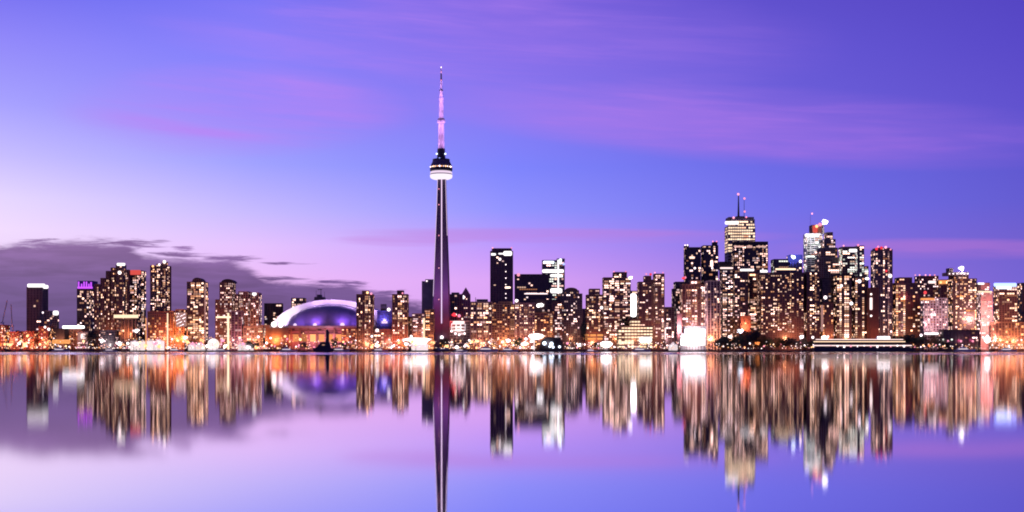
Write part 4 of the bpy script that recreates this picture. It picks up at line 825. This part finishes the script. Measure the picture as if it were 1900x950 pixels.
# long ship added to carry the light trail of a passing ferry
D = 2434
t = Thing('light_trail_ship', 'long low added ship carrying three light-trail lines along the eastern quay', 'ship', (X(1600, D), D, 0))
t.part('hull', MB().prism([(X(1512, D),-.5),(X(1690, D),-.5),(X(1700, D),Z(645, D)),(X(1520, D),Z(644.6, D)),(X(1506, D),Z(645.5, D))], D-7, D+7), 'hulldark')
t.part('main_deck', MB().box(X(1512, D),X(1688, D),D-6,D+6,Z(644.8, D),Z(636, D)), 'darkbrown')
t.part('upper_deck', MB().box(X(1512, D),X(1672, D),D-5,D+5,Z(636.2, D),Z(629.5, D)), 'darkbrown')
t.part('bridge', MB().frustum((X(1625, D),X(1652, D),D-4,D+4),(X(1628, D),X(1649, D),D-3,D+3),Z(629.6, D),Z(623.5, D)), 'white')
for x0, x1, y0, y1, m in ((1510,1690,640.2,642,'strip_pinkwhite'),(1508,1678,633.2,634.8,'band_cream'),(1512,1674,629.2,630.6,'strip_pinkwhite')):
    t.part('light_trail_line', MB().box(X(x0, D),X(x1, D),D-6.6,D-6.02,Z(y1, D),Z(y0, D)), m)
t.part('bridge_window_band', MB().box(X(1627, D),X(1650, D),D-4.3,D-3.2,Z(628.5, D),Z(624.5, D)), 'flood_white')
for k in range(24):
    x = 1514 + k*6.9; t.part('deck_post', MB().box(X(x, D)-.25, X(x, D)+.25, D-6.5, D-6.05, Z(640, D), Z(635, D)), 'steel')
for k in range(12): globe(t, 'deck_lamp', (X(1540+k*12.3, D), D-6.8, Z(641.5+(k*7 % 5)*.5, D)), S(1.0+(k*5 % 4)*.35, D), 'lamp_white' if k % 3 else 'lamp_pink')

# ------------------------------------------------------------------ trees
def leaf_mat(name, c):
    m, nt, out = nodes_of(name); b = nt.nodes.new('ShaderNodeBsdfPrincipled'); oi = nt.nodes.new('ShaderNodeTexCoord'); n = nt.nodes.new('ShaderNodeTexNoise')
    n.inputs['Scale'].default_value = .6; nt.links.new(oi.outputs['Object'], n.inputs['Vector'])
    r = nt.nodes.new('ShaderNodeValToRGB'); r.color_ramp.elements[0].color = tuple(v*.55 for v in c)+(1,); r.color_ramp.elements[1].color = tuple(v*1.5 for v in c)+(1,)
    nt.links.new(n.outputs['Fac'], r.inputs[0]); nt.links.new(r.outputs[0], b.inputs['Base Color']); b.inputs['Roughness'].default_value = .7
    nt.links.new(b.outputs[0], out.inputs[0]); MATS[name] = m
leaf_mat('leaf', (.030,.034,.022))
def tree_meshes(seed):
    rnd = random.Random(seed); cm = MB(); tm = MB()
    tm.bar((0,0,0), (rnd.uniform(-.02,.02),0,.42), .028, .018, 7)
    for k in range(6):
        a = rnd.uniform(0, 6.28); tm.bar((0,0,.25+.03*k), (.25*math.cos(a), .25*math.sin(a), .5+.05*k), .014, .005, 5)
    lobes = [(rnd.uniform(-.26,.26), rnd.uniform(-.26,.26), rnd.uniform(.38,.82), rnd.uniform(.13,.24)) for _ in range(13)]
    for x, y, z, r in lobes:
        for _ in range(70):
            d = Vector((rnd.gauss(0,1), rnd.gauss(0,1), rnd.gauss(0,1))).normalized(); p = Vector((x,y,z)) + d*r*rnd.uniform(.55,1.08)
            u = Vector((rnd.gauss(0,1), rnd.gauss(0,1), rnd.gauss(0,1))).normalized(); w = u.orthogonal().normalized(); s = rnd.uniform(.022,.05); b = len(cm.v)
            cm.v += [tuple(p-u*s), tuple(p+w*s*.7), tuple(p+u*s), tuple(p-w*s*.7)]; cm.f.append((b,b+1,b+2,b+3))
    return cm.mesh('crown', 'leaf'), tm.mesh('trunk', 'bark')
TREES = [tree_meshes(s) for s in (1,2,3,4)]
def tree(i, x, yt, w, label, group, D=2472):
    h = Z(yt, D)-GZ; r = link('broadleaf_tree', None, loc=(X(x, D), D, GZ)); ww = S(w, D)/.78
    r.scale = (ww, ww, h); r.rotation_euler = (0,0,i*1.7); tag(r, label, 'tree', group)
    c, tk = TREES[i % 4]; link('crown', c, r); link('trunk', tk, r)
tree(0, 173, 611, 28, 'round dark tree beside the white and pink showroom', None, 2480)
tree(1, 463, 631, 17, 'small olive tree lit from behind by the low white tent', None, 2456)
tree(2, 474, 632, 15, 'small brownish tree next to the olive one at the water', None, 2457)
tree(3, 620.5, 624, 13, 'slim dark tree just east of the tugboat funnel', None, 2466)
tree(0, 640, 632, 20, 'low dark tree below the dotted red block', None, 2467)
tree(1, 565, 634, 16, 'small dark tree west of the tugboat', None, 2462)
tree(2, 824, 627, 18, 'dark bushy tree at the foot of the spire', None, 2478)
tree(3, 961, 624, 16, 'dark olive tree below the striped apartment block', None, 2476)
tree(0, 1084, 592, 13, 'tall narrow dark tree over the orange glowing pavilion', None, 2500)
tree(1, 1108, 634, 18, 'low dark tree under the orange glowing pavilion', None, 2470)
tree(2, 1160, 585, 24, 'large black tree top over the banded low hotel', None, 2558)
for i, (x, y, w) in enumerate(((1335,628,18),(1346,622,20),(1360,626,20),(1373,618,22),(1388,610,26),(1402,612,24),(1414,622,20))):
    tree(i, x, y, w, 'dark leafy tree in the clump below the orange-red wall block', 'trees below the orange-red block', 2470+(i % 3)*9)
for i, (x, y, w) in enumerate(((1428,627,20),(1444,626,20),(1460,624,22),(1476,626,22),(1490,628,20),(1504,632,16))):
    tree(i+1, x, y, w, 'dark leafy tree in the row under the wide hotel slab', 'trees under the hotel slab', 2468+(i % 3)*8)
for i, (x, y, w) in enumerate(((1664,624,22),(1680,617,26),(1696,618,26),(1712,622,24),(1727,621,24),(1742,625,22),(1756,630,18))):
    tree(i+2, x, y, w, 'dark leafy tree in the clump below the white gridded block', 'trees below the gridded block', 2466+(i % 3)*8)

# ------------------------------------------------------------------ moored boats
def boat(i, x, L, label, lit='tent_glow', D=2440):
    k = S(L, D); t = Thing('motor_yacht', label, 'boat', (X(x, D), D, 0)); c = X(x, D); h = max(2.2, k*.09)
    mb = MB(); n = 9     # hull loft with a raked bow
    secs = [(-.5,.7,.9),(-.3,1,.92),(0,1,1),(.3,.8,1.12),(.5,.08,1.3)]
    for s, w, z in secs:
        mb.v += [(c+s*k, D-w*k*.11, h*z), (c+s*k*.93, D-w*k*.07, -.3), (c+s*k*.93, D+w*k*.07, -.3), (c+s*k, D+w*k*.11, h*z)]
    for q in range(len(secs)-1):
        for e in range(4): f = (e+1) % 4; mb.f.append((q*4+e, q*4+4+e, q*4+4+f, q*4+f))
    mb.f += [(0,1,2,3), (16,19,18,17)]
    t.part('hull', mb, 'hull')
    t.part('cabin', MB().frustum((c-k*.36, c+k*.22, D-k*.08, D+k*.08), (c-k*.33, c+k*.08, D-k*.065, D+k*.065), h*.95, h*2.0), 'hull')
    t.part('cabin_window_band', MB().box(c-k*.32, c+k*.13, D-k*.084, D-k*.07, h*1.3, h*1.75), lit)
    t.part('flybridge', MB().frustum((c-k*.25, c+k*.04, D-k*.05, D+k*.05), (c-k*.22, c-k*.01, D-k*.04, D+k*.04), h*2.0, h*2.6), 'hull')
    t.part('mast', MB().bar((c-k*.1, D, h*2.6), (c-k*.1, D, h*3.6), .12), 'white')
    globe(t, 'masthead_lamp', (c-k*.1, D, h*3.6), .7, 'lamp_white')
    return t
BOATS = [(113,34,'white yacht moored before the black box store'),(205,26,'white yacht moored below the slatted parking garage'),(326,30,'white yacht below the orange floodlit block'),(412,30,'white yacht below the thick white glowing column'),
 (535,34,'white yacht below the stadium end block'),(632,34,'white yacht beside the dark tugboat'),(705,30,'white yacht below the two small-capped brown towers'),(855,26,'white yacht just east of the spire'),(905,40,'long white yacht below the dense cream-windowed block'),
 (945,34,'white yacht below the amber-lit balconies'),(1098,24,'white yacht below the orange glowing pavilion'),(1190,36,'white yacht below the banded low hotel'),(1790,40,'white yacht below the three pink lamps'),(1870,34,'white yacht at the foot of the blue-crowned tower')]
for i, (x, L, l) in enumerate(BOATS): boat(i, x, L, l)

# ------------------------------------------------------------------ quay lamps
_lamp = {}
def lamp(x, y, r, mat, label, group, D, light=None):
    o = link('street_lamp', None, loc=(X(x, D), D, GZ)); h = max(1.0, Z(y, D)-GZ); tag(o, label, 'street lamp', group)
    if 'p' not in _lamp: _lamp['p'] = MB().lathe([(.5,0),(.35,.05),(.22,.1),(.16,1.0)], 0, 0, 6).mesh('lamp_post', 'darksteel')
    link('post', _lamp['p'], o, scale=(1,1,h)); 
    hd = link('lamp_head_bloom', unit('ball', mat), o, loc=(0,-.2,h), scale=(S(r, D),)*3)
    if r > 2.6:  # small globes added round large heads to imitate bloom
        q = random.Random(int(x*3))
        for k in range(7):
            a = q.uniform(0, 6.28); dd = S(r, D)*q.uniform(.8, 1.5); e = S(r, D)*q.uniform(.18, .42)
            link('lamp_head_bloom', hd.data, o, loc=(dd*math.cos(a)*1.2, -.2-q.random(), max(e, h+dd*math.sin(a)*.8)), scale=(e, e, e))
    if light:
        d = bpy.data.lights.new('lamp_light', 'SPOT'); d.energy = light[1]; d.color = light[0]; d.shadow_soft_size = 1.5; d.spot_size = R(160); d.spot_blend = 1.0
        link('lamp_light', d, o, loc=(0,-2.5,h)).rotation_euler = Vector((0,1,.25)).to_track_quat('-Z', 'Y').to_euler()
BIG = [(18,640,4,'lamp_warm','big amber quay lamp at the western end'),(47,640,5.5,'lamp_warm','bigger amber quay lamp with a small twin above it'),(39,633,3,'lamp_warm','amber lamp paired above the biggest amber quay lamp'),
 (1530,628,10,'flood_white','enormous orange-white floodlight on the quay west of the long ship'),(1518,633,4,'lamp_warm','warm lamp touching the enormous orange-white floodlight'),(1513,641,4.5,'lamp_white','white lamp low under the enormous orange-white floodlight'),
 (1832,630,11,'flood_white','starburst white floodlight below the salmon pink tower'),(1759,633,3,'lamp_pink','first of the three pink lamps, nearest the dark trees'),(1783,633,3,'lamp_pink','middle one of the three pink lamps'),(1805,633,3,'lamp_pink','last of the three pink lamps, nearest the starburst floodlight'),
 (1750,630,2.4,'win_cool','greenish lamp west of the pink lamps'),(1766,630,2.4,'win_cool','greenish lamp between two pink lamps'),(1709,622,3.2,'lamp_white','white ball lamp before the gridded block'),(1724,641,3.4,'lamp_orange','glowing red-orange lamp under the dark trees'),
 (1488,625,4.5,'lamp_white','large white lamp under the wide hotel slab'),(1508,626,3.6,'lamp_white','white lamp beside the large one under the hotel slab'),(1374,615,5,'lamp_bluewhite','bluish white lamp over the dark clump'),(1355,625,4,'lamp_white','white lamp at the edge of the dark clump'),(1406,637,4,'lamp_orange','flat orange lamp below the dark clump'),
 (976,629,3.6,'lamp_white','round white lamp west of the lens-shaped canopy'),(974,637,5,'lamp_white','big white lamp below the striped apartment block'),(1075,640,4,'lamp_white','white lamp just east of the black tent'),(1053,637,3.4,'lamp_pink','pinkish lamp east of the black tent'),(1133,636,3.0,'lamp_warm','warm lamp beside the bowl-shaped canopy'),
 (943,632,4.5,'lamp_white','bright white lamp below the lone tall tower'),(884,633,4,'lamp_warm','warm lamp below the dense cream-windowed block'),(852,621,3.0,'lamp_white','white lamp under the red lamp sphere'),(862,619,2.6,'lamp_white','second white lamp under the red lamp sphere'),(845,619,2.6,'lamp_white','third white lamp under the red lamp sphere'),
 (763,624,3.2,'lamp_white','white lamp above the wing-shaped canopy'),(805,636,3.2,'lamp_warm','warm lamp east of the wing-shaped canopy'),(700,640,3.4,'lamp_warm','amber lamp by the small-capped towers'),(690,624,3,'lamp_white','white lamp before the stadium tower'),(529,624,3.4,'lamp_warm','warm lamp before the stadium end block'),(557,630,3.6,'lamp_warm','tall warm lamp before the stadium wall'),
 (330,632,3.2,'lamp_warm','warm lamp beside the cream glowing column'),(344,632,3.4,'lamp_warm','warm lamp before the orange floodlit block'),(373,631,3.6,'lamp_warm','tall warm lamp before the arched-roof tower'),(253,614,5.0,'lamp_white','blurred white lamp above the wide marquee'),(155,633,3.4,'lamp_warm','warm lamp below the white and pink showroom'),(190,632,4.5,'lamp_white','bright white lamp east of the round dark tree'),(221,637,5,'lamp_white','bright white lamp below the columned pavilion')]
for i, (x, y, r, m, l) in enumerate(BIG):
    c = {'lamp_warm':(1,.5,.2),'lamp_pink':(1,.25,.4),'lamp_orange':(1,.25,.08),'lamp_bluewhite':(.8,.9,1)}.get(m, (1,.85,.8))
    if x == 1530: c = (1,.35,.1)
    lamp(x, y, r*(.72 if r < 8 else .55), m, l, None, 2458+(i % 4)*2.5, (c, 2600*r*r))
rnd = random.Random(77)
ZONES = [(0,100,612,645,22,('lamp_warm','lamp_orange','lamp_white'),1.0,2.6,'small lamp on the dim western quay','lamps of the western quay'),
 (100,235,628,646,18,('lamp_white','lamp_warm','lamp_pink'),.7,1.9,'small lamp along the quay below the stepped dark tower','lamps below the stepped tower'),
 (235,308,624,646,15,('lamp_white','lamp_white','lamp_warm','lamp_pink'),1.0,3.2,'small lamp among the marquees under the ragged-topped brown tower','lamps among the marquees'),
 (308,400,624,646,17,('lamp_white','lamp_white','lamp_warm','lamp_pink'),1.0,3.2,'small lamp on the quay below the orange block and arched-roof tower','lamps below the orange floodlit block'),
 (400,500,622,646,18,('lamp_white','lamp_white','lamp_warm','lamp_pink'),1.0,3.2,'small lamp on the quay below the balcony-banded block','lamps below the balcony-banded block'),
 (500,660,618,646,26,('lamp_white','lamp_warm','lamp_pink'),.8,2.2,'small lamp on the quay before the stadium','lamps before the stadium'),
 (660,745,630,646,14,('lamp_white','lamp_warm','lamp_orange'),1.0,2.9,'small lamp on the quay below the two small-capped brown towers','lamps below the small-capped towers'),
 (745,830,630,646,14,('lamp_white','lamp_warm','lamp_orange'),1.0,2.9,'small lamp around the wing-shaped canopy and the spire','lamps by the wing-shaped canopy'),
 (830,915,628,646,17,('lamp_white','lamp_white','lamp_warm'),1.0,3.0,'small lamp on the quay below the dense cream-windowed block','lamps below the cream-windowed block'),
 (915,1000,628,646,17,('lamp_white','lamp_white','lamp_warm'),1.0,3.0,'small lamp on the quay between the lone tall tower and black tent','lamps west of the black tent'),
 (1045,1145,634,646,14,('lamp_white','lamp_pink','lamp_warm'),.7,1.7,'small lamp on the quay around the orange pavilion','lamps around the orange pavilion'),
 (1145,1262,634,645,20,('lamp_white','lamp_warm','lamp_pink'),.7,1.7,'small lamp in the line before the banded low hotel','lamps before the banded hotel'),
 (1308,1510,634,645,18,('lamp_white','lamp_pink','lamp_warm'),.6,1.7,'small lamp along the shadowy tree-lined quay','lamps of the tree-lined quay'),
 (1690,1830,637,645,14,('lamp_warm','lamp_pink','lamp_white'),.6,1.7,'small lamp on the quay by the pink lamps','lamps by the pink lamps'),
 (1835,1900,626,645,16,('lamp_warm','lamp_white','lamp_orange'),.8,2.2,'small lamp on the quay at the far eastern end','lamps of the eastern end')]
for x0, x1, y0, y1, n, ms, ra, rb, L0, G0 in ZONES:
    for k in range(n):
        y = y0 + (y1-y0)*rnd.random()**.6
        m = rnd.choice(ms); cn = {'lamp_white':'white','lamp_warm':'amber','lamp_pink':'pink','lamp_orange':'orange'}[m]
        l, g = L0.replace('lamp', cn + ' lamp', 1), cn + ' ' + G0
        lamp(rnd.uniform(x0, x1), y, ra+(rb-ra)*rnd.random()**1.7, m, l, g, rnd.uniform(2452.5, 2460),
             ({'lamp_warm':(1,.5,.2),'lamp_orange':(1,.25,.08),'lamp_pink':(1,.4,.5)}.get(m, (1,.75,.66)), 2.4e4) if k % 7 == 0 else None)
# tiny glowing balls added along the promenade so the lamps merge into one glow
glow('glint_white', (1,.80,.76), None, 2.2); glow('glint_amber', (1,.50,.22), None, 2.0); glow('glint_pink', (1,.42,.44), None, 1.4)
rnd = random.Random(31); GL = {'glint_white': MB(), 'glint_amber': MB(), 'glint_pink': MB()}
for x0, x1, n, y0, wts in ((0,105,120,614,(1,5,2)),(105,235,90,630,(3,2,1)),(235,500,300,622,(4,3,1)),(500,660,130,624,(2,3,2)),(660,830,150,628,(3,3,1)),(830,1000,190,628,(4,3,1)),(1045,1262,170,634,(4,2,1)),(1308,1510,70,636,(3,2,1)),(1690,1830,60,638,(2,2,2)),(1835,1900,120,626,(3,4,1))):
    for k in range(n):
        m = rnd.choices(list(GL), wts)[0]; D = rnd.uniform(2452.4, 2458); y = 646.5 - (646.5-y0)*rnd.random()**2.2
        GL[m].ball((X(rnd.uniform(x0, x1), D), D, Z(y, D)), S(rnd.uniform(.35, .95), D), 6, 4)
for m, mb in GL.items():
    o = link('promenade_glow_balls', mb.mesh('promenade_glow_balls', m), kind='stuff'); tag(o, {'glint_white':'countless tiny white balls added as glow along the whole promenade','glint_amber':'countless tiny amber balls added as glow along the whole promenade','glint_pink':'countless tiny pink balls added as glow along the whole promenade'}[m], 'lights')
print('lit windows', COUNT[0], 'objects', len(bpy.data.objects))
